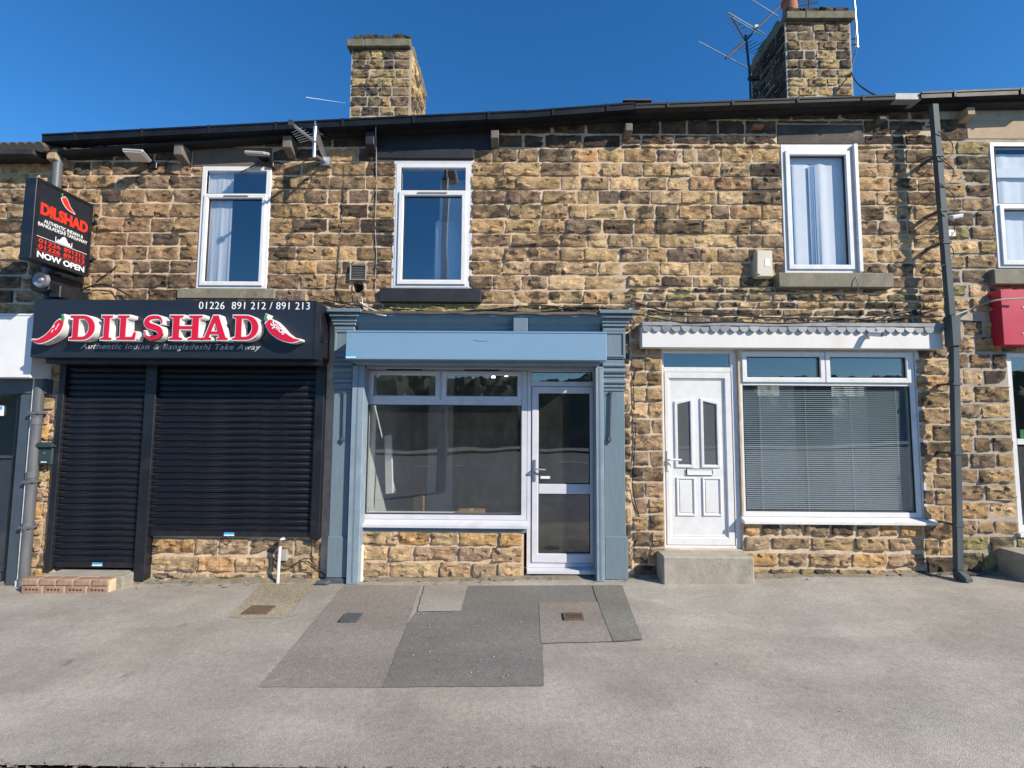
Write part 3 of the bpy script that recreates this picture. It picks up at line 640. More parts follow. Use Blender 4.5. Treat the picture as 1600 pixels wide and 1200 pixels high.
# house 2
w2 = wall(H2, XB[1], XB[2], [W2, (SHOPO[0],SHOPO[1],SHOPO[2],SHOPO[3]), SHOPD, VHOLE], 'pink')
hs = [W2, L2, B2, S2, SHOPO, SHOPD, VHOLE, VENT]
palette2 = lambda x, z: 'brown' if x < W2[0] else ('moss' if z < wp(850,472).z else ('mixed' if x < wp(880,300).x else 'ochre'))
zc = wp(870,476).z; ze = wp(870,494).z
upper(w2, 1, 2, CRS[4][0], zc, hs, palette2, .34, .0145)
lay(w2, (0,0,0), 0, XB[1], XB[2], [(zc, ze)], hs, palette2, .33)
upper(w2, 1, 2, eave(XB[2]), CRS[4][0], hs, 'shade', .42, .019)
lay(w2, (0,0,0), 0, SHOPO[0]+.0, wp(817,860).x, [(wp(700,829).z, wp(700,852).z),(wp(700,852).z,wp(700,877).z),(wp(700,877).z,gz(-.5,0)+.0)], [], 'plinth', .36, wild=1.25, gap=.02)
lay(w2, (0,0,0), 0, wp(975,700).x, XB[2], courses(ze, gz(1.2,0), .175), [], 'mixed', .2)
# house 3
w3 = wall(H3, XB[2], XB[3], [W3, DOOR3, WIN3], 'buff')
hs = [W3, L3, S3, DOOR3, WIN3]
pal3 = lambda x, z: ('mixed' if x > W3[1] and rng.random() < .6 else 'ochre')
zr = wp(1100,450).z; zr2 = wp(1100,508).z
upper(w3, 2, 3, CRS[3][1]+.05, zr, hs, pal3, .33, .0145)
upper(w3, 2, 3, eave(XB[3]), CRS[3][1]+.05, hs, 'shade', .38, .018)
# thin rubble band above the canopy
lay(w3, (0,0,0), 0, XB[2], XB[3], courses(zr, zr2, .085, .025), hs, lambda x, z: rng.choice(['ochre','ochre','mixed','moss']), .26, gap=.018, wild=1.4)
lay(w3, (0,0,0), 0, XB[2], DOOR3[0], courses(zr2, gz(1.4,0), .176), [DOOR3], 'mixed', .21, wild=1.1)
lay(w3, (0,0,0), 0, WIN3[1], XB[3], courses(zr2, gz(4,0), .176), [], 'mixed', .24)
zb3 = WIN3[2]
lay(w3, (0,0,0), 0, DOOR3[1], WIN3[1], [(zb3-.04, wp(1300,838).z)], [DOOR3], 'plinth', .27, wild=1.5, gap=.028)
lay(w3, (0,0,0), 0, DOOR3[1], WIN3[1], [(wp(1300,838).z, wp(1300,860).z),(wp(1300,862).z, wp(1300,886).z)], [DOOR3], 'plinth', .42, wild=1.35, gap=.026)
lay(w3, (0,0,0), 0, DOOR3[1], WIN3[1], [(wp(1300,887).z, gz(3,0)+.005)], [DOOR3], 'moss', .24, wild=1.4, gap=.02)
# house 4
w4 = wall(H4, XB[3], XR, [W4, WIN4], 'grey')
hs = [W4, L4, S4, WIN4]
lay(w4, (0,0,0), 0, XB[3], XR, courses(wp(1540,222).z, wp(1540,500).z, .168), hs, lambda x, z: rng.choice(['mixed','ochre','moss']), .3, gap=.022)
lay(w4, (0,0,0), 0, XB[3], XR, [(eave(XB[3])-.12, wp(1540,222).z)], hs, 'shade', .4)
lay(w4, (0,0,0), 0, XB[3], XR, courses(wp(1540,500).z, gz(5.4,0), .18), hs, lambda x, z: 'ochre' if z > .5 else 'moss', .27, gap=.026)

# lintels, sills, roofs ----------------------------------------------------------------
def block(name, house, r, y0, y1, mat, bev=.006, label=None):
    o = MB().box(r[0], r[1], y0, y1, r[2], r[3]).build(name, M[mat], house, bevel=bev)
    if label: o['label'] = label
    return o
block('lintel', H1, L1, -.022, .10, 'lintel'); block('sill', H1, S1, -.05, .10, 'sill')
block('lintel', H2, L2, -.05, .10, 'black_paint'); block('eaves_board', H2, B2, -.02, .05, 'black_paint'); block('sill', H2, S2, -.085, .10, 'black_paint', .008)
block('lintel', H3, (L3[0],L3[1],L3[2],L3[3]), -.022, .10, 'lintel_dark'); block('sill', H3, S3, -.10, .10, 'sill', .01)
block('lintel', H4, L4, -.022, .10, 'lintel_pale'); block('sill', H4, S4, -.09, .10, 'sill', .01)
for i, h in enumerate(houses):
    a = [XL]+XB; b = XB+[XR]
    za, zb_ = eave(a[i]) + .02, eave(b[i]) + .02
    s, y0, y1 = .55, -.13, 4.4
    if i == 0: za = zb_ = eave(b[0]) - .02
    k = MB(); pts = [(a[i],y0,za),(b[i],y0,zb_),(b[i],y1,zb_+s*(y1-y0)),(a[i],y1,za+s*(y1-y0))]
    q = [(p[0],p[1],p[2]-.05) for p in pts]
    k.add(pts+q, [(0,1,2,3),(7,6,5,4),(0,4,5,1),(1,5,6,2),(2,6,7,3),(3,7,4,0)])
    k.build('roof', M['slate'], h)
    b_ = MB(); pts = [(a[i],-.15,za-.02),(b[i],-.15,zb_-.02),(b[i],.02,zb_-.02),(a[i],.02,za-.02)]
    b_.add(pts+[(p[0],p[1],p[2]-.03) for p in pts], [(0,1,2,3),(7,6,5,4),(0,4,5,1),(1,5,6,2),(2,6,7,3),(3,7,4,0)])
    b_.build('soffit', M['black_paint'], h)
    MB().box(a[i]+.01, b[i]-.01, 4.3, 4.4, -.3, za+s*4.4).build('back_wall', MORTAR['grey'], h)
# rounded tiles along the left house's eaves
for k in range(7):
    x = wp(-8+13*k, 228, -.2).x; z = wp(30, 229, -.2).z
    MB().tube([(x,-.26,z-.05+.002*k),(x,.3,z+.25)], .055, 8).build('roof_tile', M['tile'], H0, smooth=40)
z = wp(30,238,-.2).z
MB().box(XL, wp(60,238,-.2).x, -.25, -.14, z-.055, z+.03).build('gutter', M['gutter_old'], H0, bevel=.01)

# corbels under the gutters
def corbel(house, px, py, mat='corbel', hh=.13, ww=.1, d=.17):
    c = wp(px,py,-d)
    MB().prism([(-d,c.z-hh/2),(-d,c.z+hh/2),(.02,c.z+hh/2),(.02,c.z-hh*.95),(-d*.45,c.z-hh*.72)],'x',c.x-ww/2,c.x+ww/2).build('corbel', M[mat], house, bevel=.006)
corbel(H1,80,240,'lintel_pale',.12,.11); corbel(H1,278,233); corbel(H1,448,221,'corbel',.14); corbel(H2,577.5,215,'black_paint',.15,.1); corbel(H2,773,209,'corbel',.1,.09)
corbel(H2,983,198,'corbel',.09,.08); corbel(H4,1518,173,'lintel_pale',.09,.09,.15); corbel(H3,1380,183,'lintel',.05,.08,.12)

# ------------------------------------------------------------------ upper windows
def Zs(px,py,Y=.04): return wp(px,py,Y).z
def Xs(px,py,Y=.04): return wp(px,py,Y).x
x0,x1,z0,z1 = W1; Y1=-.03
zt = wp(368,308).z
f1 = upvc_window(H1, W1, Y1, .06, 'upvc', [(x0+.055,x1-.05,zt+.03,z1-.05,0),(x0+.045,x1-.04,z0+.03,zt+.012,.05)], GLASS_UP)
MB().box(x0+.05,x1-.05,Y1+.004,Y1+.05,zt+.002,zt+.03).build('transom', M['upvc'], f1)
MB().box((x0+x1)/2-.12,(x0+x1)/2+.16,Y1-.03,Y1-.019,zt-.012,zt-.002).build('drip_vent', M['lamp_grey'], f1)
x0,x1,z0,z1 = W2; zt = wp(676,303).z
f2 = upvc_window(H2, W2, Y1, .06, 'upvc', [(x0+.055,x1-.055,zt+.03,z1-.05,0),(x0+.04,x1-.04,z0+.03,zt+.012,.055)], GLASS_UP)
MB().box(x0+.05,x1-.05,Y1+.004,Y1+.05,zt+.002,zt+.03).build('transom', M['upvc'], f2)
MB().box((x0+x1)/2-.17,(x0+x1)/2+.17,Y1-.03,Y1-.019,zt-.014,zt-.002).build('drip_vent', M['lamp_grey'], f2)
MB().ring(x0-.03,x1+.03,z0-.01,z1+.03,.03,-.026,.06,.003).build('render_trim', M['upvc_grey'], f2)
x0,x1,z0,z1 = W3
f3 = upvc_window(H3, W3, Y1, (.045,.10,.075,.10), 'upvc', [(x0+.04,x1-.085,z0+.055,z1-.085,.055)], GLASS_NET)
MB().box(x1-.05,x1-.006,Y1-.04,Y1-.002,z0+.02,z1-.012).build('side_frame', M['upvc'], f3, bevel=.004)
x0,x1,z0,z1 = W4; zt = wp(1580,324).z
f4 = upvc_window(H4, W4, Y1, .05, 'upvc', [(x0+.055,x1-.05,zt+.03,z1-.05,0),(x0+.045,x1-.04,z0+.03,zt+.012,.055)], GLASS_NET)
MB().box(x0+.05,x1-.05,Y1+.004,Y1+.05,zt+.002,zt+.03).build('transom', M['upvc'], f4)
for h, r in ((H1,W1),(H2,W2),(H3,W3),(H4,W4)):
    room(h, r[0]-.5, r[1]+.5, r[2]-.3, r[3]+.15, .125, 2.6, ('room_mid',)*5)
def curtain(name, x0, x1, z0, z1, y, mat, label, folds=6, amp=.018):
    mb = MB(); n = folds*6; v = []
    for i in range(n+1):
        t = i/n; x = x0+(x1-x0)*t; yy = y+amp*.4*math.sin(t*folds*math.pi)+.003*math.sin(t*31)
        v += [(x,yy,z0+.004*math.sin(t*17)),(x,yy,z1),(x,yy+.004,z0),(x,yy+.004,z1)]
    fs = []
    for i in range(n):
        a, b = 4*i, 4*i+4; fs += [(a,b,b+1,a+1),(a+3,b+3,b+2,a+2),(a,a+2,b+2,b),(a+1,b+1,b+3,a+3)]
    fs += [(0,1,3,2),(4*n,4*n+2,4*n+3,4*n+1)]
    mb.add(v, fs); o = mb.build(name, M[mat], smooth=60); return tag(o, label, 'curtain', None)
zt1 = W1[3]
curtain('curtain', W1[0]+.06, W1[0]+.33, W1[2]+.06, W1[3]-.04, .035, 'curtain', 'flat white curtain standing in for the pale reveal at the left side of the window over the takeaway sign', 3, .006)  # near-flat cloth in place of the pale window reveal
curtain('curtain', W3[0]+.05, W3[1]-.06, W3[2]+.03, W3[3]-.05, .030, 'curtain', 'wide white net filling the single-pane window beside the cream alarm box', 6, .012)
curtain('curtain', W3[0]+.07, W3[0]+.16, W3[2]+.04, W3[3]-.24, .012, 'curtain_blue', 'narrow blue curtain at the left edge of the single-pane window', 2, .012)
curtain('curtain', W3[0]+.33, W3[0]+.42, W3[2]+.04, W3[3]-.24, .012, 'curtain_blue', 'narrow blue curtain in the middle of the single-pane window', 2, .012)
curtain('curtain', W2[1]-.40, W2[1]-.06, W2[2]+.03, W2[3]-.03, .30, 'curtain', 'pale curtain at the right inside the middle upper window', 4, .012)
curtain('curtain', W4[0]+.05, W4[0]+.9, W4[2]+.03, W4[3]-.10, .045, 'curtain', 'pale curtain behind the upper window at the right edge', 7, .01)
# roller blind band at the right edge window, cloth on the sill, furniture in the middle window
z = wp(1580,270).z
tag(MB().box(W4[0]+.06, W4[0]+.95, .012, .018, z-.05, z+.06).build('roller_blind', M['curtain']), 'white pelmet strip across the top light of the right edge window', 'blind')
cl = MB(); n=14; v=[]
for j in range(4):
    for i in range(n+1):
        t=i/n; v.append((W1[0]+.08+t*.42, .12+.05*j, W1[2]+.06+(.075-.045*t)*(.6+.5*math.sin(j*1.9+t*9))))
cl.add(v,[(j*(n+1)+i,j*(n+1)+i+1,(j+1)*(n+1)+i+1,(j+1)*(n+1)+i) for j in range(3) for i in range(n)])
tag(cl.build('cloth', M['curtain'], smooth=80), 'crumpled white cloth lying inside the sill of the window above the takeaway sign', 'cloth')
x = wp(706,400,.3).x
pb = MB().box(x-.2,x+.22,.20,.28,W2[2]-.2,wp(700,362,.6).z); tag(pb.build('headboard', M['curtain'], bevel=.05, smooth=50), 'pale rounded headboard behind the middle upper window', 'headboard')

# ================================================================== CHIMNEYS (parts of the houses)
def chimney(house, wall_obj, fl, fr, top, bot, Y, depth, side, cap_l, cap_r, cap_t, cap_b, pots):
    x0, x1 = wp(fl, (top+bot)/2, Y).x, wp(fr, (top+bot)/2, Y).x
    z0, z1 = wp(fl, bot, Y).z - .5, wp(fl, cap_b, Y).z
    ch = MB().box(x0-.013, x1+.013, Y-.013, Y+depth+.013, z0, z1).build('chimney', MORTAR['grey'], house)
    cs = courses(z1, z0, .158, .012)
    lay(ch, (0,Y,0), 0, x0, x1, cs, [], 'chimney', .26, gap=.02)
    if side > 0: lay(ch, (x1,Y,0), R(90), 0, depth, cs, [], 'chimney', .3, gap=.02)
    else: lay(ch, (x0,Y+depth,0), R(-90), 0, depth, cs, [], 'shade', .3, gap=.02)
    cz0, cz1 = z1+.003, wp(fl, cap_t, Y).z
    cx0, cx1 = wp(cap_l, cap_t, Y).x, wp(cap_r, cap_t, Y).x
    mid = cx0 + (cx1-cx0)*.28
    MB().box(cx0, mid-.003, Y-.09, Y+depth+.08, cz0, cz1).build('cap_stone', M['cap'], ch, bevel=.01)
    MB().box(mid, cx1, Y-.09, Y+depth+.08, cz0, cz1+.004).build('cap_stone', M['cap'], ch, bevel=.01)
    # uneven loose stones on the cap
    x = x0+.02
    while x < x1-.06:
        ww = rng.uniform(.14,.27); hh = rng.uniform(.09,.13); ww = min(ww, x1-x)
        o = stone(ch, (0,Y-.0,0), 0, x+ww/2, cz1+.01+hh/2, ww*.94, hh, 'moss', 1.5); o.color = (.085,.08,.055,.3)
        MB().box(x+.02,x+ww-.02,Y+.01,Y+.2,cz1+.005,cz1+hh).build('stone', M['cap'], ch, bevel=.02)
        x += ww
    y = Y+.2
    while y < Y+depth:
        ww = rng.uniform(.18,.28)
        MB().box((x1-.16 if side>0 else x0), (x1 if side>0 else x0+.16), y, y+ww*.95, cz1+.005, cz1+rng.uniform(.09,.14)).build('stone', M['cap'], ch, bevel=.02); y += ww
    for (px,py,dy,rr) in pots:
        p = wp(px,py,Y+dy); MB().lathe([(rr*1.05,cz1-.02-p.z),(rr,0-.25),(rr*.93,-.05),(rr*1.12,-.05),(rr*1.12,.0),(rr*.9,0),(rr*.85,-.3)], p, 18).build('chimney_pot', M['terracotta'], ch, smooth=40)
    return ch, cz1
c1, _ = chimney(H2, w2, 549.5, 641, 80, 190, 1.9, 1.15, 1, 545, 643, 67, 79, [])
c2, _ = chimney(H3, w3, 1229, 1329, 34, 160, 1.9, 1.05, -1, 1224, 1330, 24, 36, [(1234,1,.35,.12)])

# ================================================================== GUTTERS
def bar(mb, a, b, y0, y1, h0, h1):
    return mb.add([(a.x,y0,a.z+h0),(b.x,y0,b.z+h0),(b.x,y1,b.z+h0),(a.x,y1,a.z+h0),(a.x,y0,a.z+h1),(b.x,y0,b.z+h1),(b.x,y1,b.z+h1),(a.x,y1,a.z+h1)],
            [(0,3,2,1),(4,5,6,7),(0,1,5,4),(1,2,6,5),(2,3,7,6),(3,0,4,7)])
def gutter(pts, label, mat, hgt, old=False):
    P = [wp(px,py,-.2) for px,py in pts]
    g = thing('gutter', (P[0].x,-.2,P[0].z), label, 'gutter', 'gutters along the eaves')
    for a, b in zip(P, P[1:]):
        c = MB(); bar(c, a, b, -.25, -.24, 0, hgt); bar(c, a, b, -.24, -.115, 0, .008); bar(c, a, b, -.122, -.115, .008, hgt*.9)
        bar(c, a, b, -.258, -.25, hgt-.018, hgt)
        c.build('channel', M[mat], g)
        n = max(1, round((b.x-a.x)/.8))
        for k in range(n):
            q = a + (b-a)*((k+.5)/n); MB().box(q.x-.014,q.x+.014,-.262,-.11,q.z-.005,q.z+hgt+.002).build('bracket', M[mat], g)
    return g
g1 = gutter([(72,225),(590,199),(822,188)], 'long glossy black gutter over the takeaway and the middle window', 'gutter', .085)
g2 = gutter([(821.5,188),(990,175)], 'short black gutter length left of the roofline kink', 'gutter', .08)
g3 = gutter([(991,174),(1394,160)], 'weathered thin grey-black gutter over the yellow stone house', 'gutter_old', .055)
g4 = gutter([(1434,158),(1640,150)], 'black gutter at the top right corner beyond the lead flashing', 'gutter', .07)
a, b = wp(1394,158,-.2), wp(1436,156,-.2)
tag(MB().box(a.x,b.x,-.235,-.08,a.z-.01,a.z+.075).build('flashing', M['lead'], bevel=.008), 'small grey lead flashing bridging two gutters at the dark downpipe', 'flashing')
a = wp(980,170,-.2); tag(MB().box(a.x-.05,a.x+.27,-.24,.0,a.z+.075,a.z+.09).build('loose_slate', M['slate']), 'slate end jutting over the gutter step', 'slate')

# ================================================================== DOWNPIPES
def downpipe(name, x, y, zs, r, mat, label, cat='drainpipe', square=False, brackets=(), shoe=False):
    t = thing(name, (x,y,zs[-1]), label, cat)
    for a, b in zip(zs, zs[1:]):
        if square: MB().box(x-r,x+r,y-r*.8,y+r*.8,b,a).build('pipe_length', M[mat], t, bevel=.008)
        else: MB().tube([(x,y,a),(x,y,b)], r, 14).build('pipe_length', M[mat], t, smooth=40)
        if square: MB().box(x-r-.008,x+r+.008,y-r*.8-.008,y+r*.8+.008,b-.03,b+.05).build('socket', M[mat], t, bevel=.006)
        else: MB().tube([(x,y,b+.06),(x,y,b-.01)], r+.007, 14).build('socket', M[mat], t, smooth=40)
    for z in brackets:
        mb = MB().box(x-r-.012,x+r+.012,y-r-.006,y+r+.004,z-.012,z+.012).box(x-.015,x+.015,y+r+.004,.02,z-.012,z+.012)
        mb.build('bracket', M[mat], t)
    if shoe: MB().prism([(y-r,0),(y+r,0),(y-r*1,-.12),(y-r-.10,-.14),(y-r-.10,-.06)],'x',x-r,x+r).build('shoe', M[mat], t)
    return t
xp = wp(54.5,700,-.1).x
z = [wp(98,232,-.1).z, wp(95,430,-.1).z, wp(64,662,-.1).z, wp(55,745,-.1).z, wp(50,825,-.1).z, gz(xp,0)+.02]
downpipe('drainpipe', xp, -.1, z, .046, 'pipe_grey', 'round grey drainpipe between the left neighbour and the shuttered takeaway', 'drainpipe', False, [wp(60,645,-.1).z, wp(55,752,-.1).z, wp(50,823,-.1).z])
xq = wp(40.5,750,-.12).x
downpipe('conduit', xq, -.1, [wp(53,590,-.1).z, gz(xq,0)+.01], .022, 'pipe_white', 'slim white conduit running beside the round grey drainpipe', 'conduit', True)
# right downpipe: upper length, offset box, lower length
xr1 = wp(1469,300,-.2).x; xr2 = wp(1492,700,-.17).x; YP=-.20
t = thing('drainpipe', (xr2,YP,gz(xr2,0)), 'dark square drainpipe running the full height beside the white canopy', 'drainpipe')
zt, zm, zb_ = wp(1458,164,YP).z, wp(1486,498,YP).z, gz(xr2,YP)+.10
_xt, _xm, _xb = wp(1458,164,YP), wp(1485,498,YP), wp(1497,893,YP)
def px_(z): return _xt.x+(_xm.x-_xt.x)*(_xt.z-z)/(_xt.z-_xm.z) if z > zm+.02 else _xm.x+.03+(_xb.x-_xm.x-.03)*(_xm.z-z)/(_xm.z-_xb.z)
def sq(mb, y, a, b, r=.036):
    xa, xb_ = px_(a), px_(b); y0, y1 = y-r*.9, y+r*.7
    return mb.add([(xb_-r,y0,b),(xb_+r,y0,b),(xb_+r,y1,b),(xb_-r,y1,b),(xa-r,y0,a),(xa+r,y0,a),(xa+r,y1,a),(xa-r,y1,a)],[(0,3,2,1),(4,5,6,7),(0,1,5,4),(1,2,6,5),(2,3,7,6),(3,0,4,7)])
for a, b in ((zt, wp(1463,245,YP).z),(wp(1463,245,YP).z,wp(1475,380,YP).z),(wp(1475,380,YP).z, zm+.03)): sq(MB(),YP,a-.002,b+.002).build('pipe_length', M['pipe_black'], t, bevel=.006)
_h = wp(1488,520,YP); MB().box(_h.x-.052,_h.x+.052,YP-.050,YP+.05,wp(1488,542,YP).z,zm+.03).build('hopper', M['pipe_black'], t, bevel=.01)
zz = [wp(1488,542,YP).z, wp(1490,600,YP).z, wp(1493,708,YP).z, zb_]
for a, b in zip(zz, zz[1:]): sq(MB(),YP,a-.002,b+.002).build('pipe_length', M['pipe_black'], t, bevel=.006)
for x, pz in ((xr1,(1463,245)),(xr1,(1470,330)),(xr1,(1475,380)),(xr2,(1490,600)),(xr2,(1493,708)),(xr2,(1496,820))):
    z = wp(*pz,YP).z; x = px_(z); MB().box(x-.046,x+.046,YP-.040,YP+.034,z-.014,z+.014).box(x-.05,x-.012,YP+.034,.01,z-.010,z+.010).build('bracket', M['pipe_black'], t)
MB().prism([(YP-.03,zb_),(YP+.03,zb_),(YP+.02,zb_-.09),(YP-.12,zb_-.09),(YP-.12,zb_-.05)],'x',px_(zb_)-.038,px_(zb_)+.038).build('shoe', M['pipe_black'], t, bevel=.004)

# ================================================================== TAKEAWAY: shutters, sign, step
def slat_mesh(wd, pitch):
    prof = [(.004,-.5),(-.012,-.47),(-.0145,-.36),(-.0135,-.12),(-.0105,.12),(-.006,.28),(-.001,.36),(.009,.38),(.009,.5),(.014,.5),(.014,-.5)]
    return MB().prism([(y, z*pitch) for y, z in prof], 'x', -wd/2, wd/2)
def shutter(x0, x1, z0, z1, Y, label, rails):
    pitch = .0705; n = int(round((z1-z0-.06)/pitch)); pitch = (z1-z0-.06)/n
    t = thing('roller_shutter', ((x0+x1)/2, Y, z0), label, 'roller shutter', 'black roller shutters of the takeaway')
    me = None
    for k in range(n):
        z = z1 - pitch*(k+.5)
        if me is None:
            o = slat_mesh(x1-x0-.008, pitch).build('slat', M['slat'], t, smooth=20, origin=(0,0,0)); me = o.data; o.location = Vector(((x0+x1)/2,Y,z)) - WLOC[t.name]
        else: o = place('slat', me, ((x0+x1)/2, Y+rng.uniform(-.002,.002), z), t)
        o.rotation_euler = (rng.gauss(0,.010), rng.gauss(0,.0003), 0)
    MB().box(x0+.004,x1-.004,Y-.016,Y+.016,z0,z0+.058).build('bottom_bar', M['black_metal'], t, bevel=.004)
    for (a, b, zlo) in rails: MB().box(a,b,Y-.05,Y+.05,zlo,z1+.02).build('guide_rail', M['black_metal'], t, bevel=.005)
    return t
YS = -.03
lx0, lx1 = wp(98,725,YS).x, wp(224,725,YS).x
rx0, rx1 = wp(243,700,YS).x, wp(492,700,YS).x
ztop = wp(300,552,YS).z
zl, zr_ = wp(150,886,YS).z, wp(365,838,YS).z
tl = shutter(lx0, lx1, zl, ztop, YS, 'narrow black roller shutter over the takeaway doorway, closed down to the brick step', [(lx0-.07,lx0-.002,zl-.02),(lx1+.002,rx0-.002,gz(-4,0)+.03)])
tr = shutter(rx0, rx1, zr_, ztop, YS, 'wide black roller shutter over the takeaway window, closed above the stone plinth', [(rx1+.002,rx1+.10,zr_-.02)])
def sticker(px,py,w_,h_,Y,parent):
    c = wp(px,py,Y); MB().box(c.x-w_/2,c.x+w_/2,Y-.003,Y,c.z,c.z+h_*.6).build('sticker', M['sticker'], parent)
    MB().box(c.x-w_/2,c.x+w_/2,Y-.003,Y,c.z-h_*.45,c.z-.001).build('sticker', M['print_white'], parent)
sticker(152,882,.11,.035,YS-.017,tl); sticker(358,835,.11,.035,YS-.017,tr)
# plinth under the wide shutter: part of the takeaway house, slightly behind the shutter
pw = MB().box(rx0, rx1+.1, .015, .11, gz(-4,0)-.05, zr_-.005).build('plinth', MORTAR['buff'], H1)
lay(pw, (0,.03,0), 0, rx0, rx1+.1, [(zr_-.02, wp(365,868).z),(wp(365,868).z, wp(365,895).z),(wp(365,895).z, gz(-3,0)+.005)], [], 'plinth', .40, wild=1.2, gap=.024)
MB().box(lx0-.1,rx1+.1,.12,.16,-.1,ztop+.3).build('door_lining', M['black_paint'], H1)

# --- text and cut-out letters
dg = None
def curve_mesh(polys, offset=0, extrude=.001, bevel=0):
    cu = bpy.data.curves.new('outline','CURVE'); cu.dimensions = '2D'; cu.fill_mode = 'BOTH'; cu.offset = offset; cu.extrude = extrude
    for P in polys:
        s = cu.splines.new('POLY'); s.points.add(len(P)-1); s.use_cyclic_u = True
        for q, p in zip(s.points, P): q.co = (p[0],p[1],0,1)
    return _conv(cu)
def _conv(cu):
    o = bpy.data.objects.new('outline', cu); C.objects.link(o)
    d = bpy.context.evaluated_depsgraph_get(); me = bpy.data.meshes.new_from_object(o.evaluated_get(d))
    bpy.data.objects.remove(o); bpy.data.curves.remove(cu); me.materials.clear(); return me
def text_mesh(body, size, bold=0, extrude=.001, shear=0, sx=1, spacing=1, align='LEFT'):
    cu = bpy.data.curves.new('outline','FONT'); cu.body = body; cu.size = size; cu.offset = bold; cu.extrude = extrude; cu.shear = shear; cu.space_character = spacing
    cu.resolution_u = 4
    me = _conv(cu)
    xs = [v.co.x for v in me.vertices]; a, b = min(xs), max(xs)
    sh = {'LEFT':a,'CENTER':(a+b)/2,'RIGHT':b}[align]
    for v in me.vertices: v.co.x = (v.co.x-sh)*sx
    return me
def fit(me, w_=None, h_=None):
    xs = [v.co.x for v in me.vertices]; ys = [v.co.y for v in me.vertices]
    a, b, c, d = min(xs), max(xs), min(ys), max(ys)
    fx = w_/(b-a) if w_ else 1; fy = h_/(d-c) if h_ else fx
    for v in me.vertices: v.co.x = (v.co.x-a)*fx; v.co.y = (v.co.y-c)*fy
    return me
def stand(me, loc, parent, name, mat, rz=0):
    """put a flat XY mesh upright, its front facing -Y (turned by rz)"""
    me.transform(Matrix.Rotation(R(90),4,'X')); me.materials.append(M[mat])
    o = place(name, me, loc, parent); o.rotation_euler = (0,0,rz); return o
def stroke(cl, ws, n=6):
    P = spline([(x,y,0) for x,y in cl], n); W = spline([(w_,0,0) for w_ in ws], n); Lp = []; Rp = []
    for i, p in enumerate(P):
        t = (P[min(i+1,len(P)-1)]-P[max(i-1,0)]).normalized(); nn = Vector((-t.y,t.x,0)); h = max(.0006, W[i].x/2)
        Lp.append(p+nn*h); Rp.append(p-nn*h)
    return [(p.x,p.y) for p in Lp+Rp[::-1]]
def arc(cx,cy,rx,ry,a0,a1,n=14): return [(cx+rx*math.cos(R(a0+(a1-a0)*i/n)), cy+ry*math.sin(R(a0+(a1-a0)*i/n))) for i in range(n+1)]
GLY = {
 'I': (.5,[[(0,0),(.5,0),(.5,.08),(.37,.11),(.37,.89),(.5,.92),(.5,1),(0,1),(0,.92),(.13,.89),(.13,.11),(0,.08)]]),
 'L': (.80,[[(0,0),(.78,0),(.82,.32),(.72,.32),(.64,.13),(.37,.13),(.37,.89),(.5,.92),(.5,1),(0,1),(0,.92),(.13,.89),(.13,.11),(0,.08)]]),
 'D': (1.08,[[(0,0)]+arc(.55,.5,.53,.5,-90,90)+[(0,1),(0,.92),(.13,.89),(.13,.11),(0,.08)], [(.37,.13)]+arc(.52,.5,.30,.37,-90,90)+[(.37,.87)]]),
 'H': (1.22,[[(0,0),(.5,0),(.5,.08),(.37,.11),(.37,.44),(.85,.44),(.85,.11),(.72,.08),(.72,0),(1.22,0),(1.22,.08),(1.09,.11),(1.09,.89),(1.22,.92),(1.22,1),(.72,1),(.72,.92),(.85,.89),(.85,.57),(.37,.57),(.37,.89),(.5,.92),(.5,1),(0,1),(0,.92),(.13,.89),(.13,.11),(0,.08)]]),
 'A': (1.14,[[(0,0),(.40,0),(.40,.08),(.30,.11),(.345,.23),(.71,.23),(.76,.11),(.66,.08),(.66,0),(1.14,0),(1.14,.08),(1.04,.11),(.68,1),(.45,1),(.10,.11),(0,.08)], [(.39,.35),(.665,.35),(.527,.72)]]),
 'S': (.92,[stroke([(.80,.66),(.79,.80),(.68,.91),(.48,.93),(.26,.88),(.16,.74),(.24,.60),(.44,.53),(.66,.45),(.77,.30),(.70,.14),(.50,.07),(.28,.09),(.13,.2),(.11,.36)],[.05,.06,.12,.14,.17,.22,.24,.24,.24,.22,.17,.14,.12,.06,.05])]),
}
YF = -.42
sx0, sx1, sz0, sz1 = wp(50,515,YF).x, wp(492,515,YF).x, wp(270,559.5,YF).z, wp(270,468.5,YF).z
sg = thing('shop_sign', ((sx0+sx1)/2,YF,sz0), 'large black fascia sign box with raised red letters and two chillies over the shutters', 'sign')
MB().box(sx0,sx1,YF,-.02,sz0,sz1).build('sign_box', M['sign_black'], sg, bevel=.006)
MB().box(sx1-.012,sx1+.004,YF-.004,YF+.012,sz0,sz1).build('corner_trim', M['black_metal'], sg)
MB().box(sx1,sx1+.006,-.30,-.10,(sz0+sz1)/2-.1,(sz0+sz1)/2+.2).build('side_panel', M['black_metal'], sg, bevel=.002)
MB().box(sx0+.05,sx1-.0,-.30,-.10,sz0-.05,sz0-.001).build('shutter_housing', M['black_metal'], sg)
YL = YF-.095
def letter(ch, px0, px1, pyt, pyb):
    a, b = wp(px0,pyb,YL), wp(px1,pyt,YL); wg, polys = GLY[ch]
    W_, H_ = b.x-a.x, b.z-a.z
    P = [[(x/wg*W_, y*H_) for x, y in q] for q in polys]
    body = stand(curve_mesh(P, .009, .047), (a.x,YF-.048,a.z), sg, 'letter', 'letter_white'); 
    stand(curve_mesh(P, -.001, .004), (a.x,YF-.0955,a.z), body, 'letter_face', 'red')
for ch, a, b in (('D',108,150),('I',157,177),('L',182,214),('S',222,258),('H',264,317),('A',316,358),('D',363,405)): letter(ch, a, b, 493, 531)
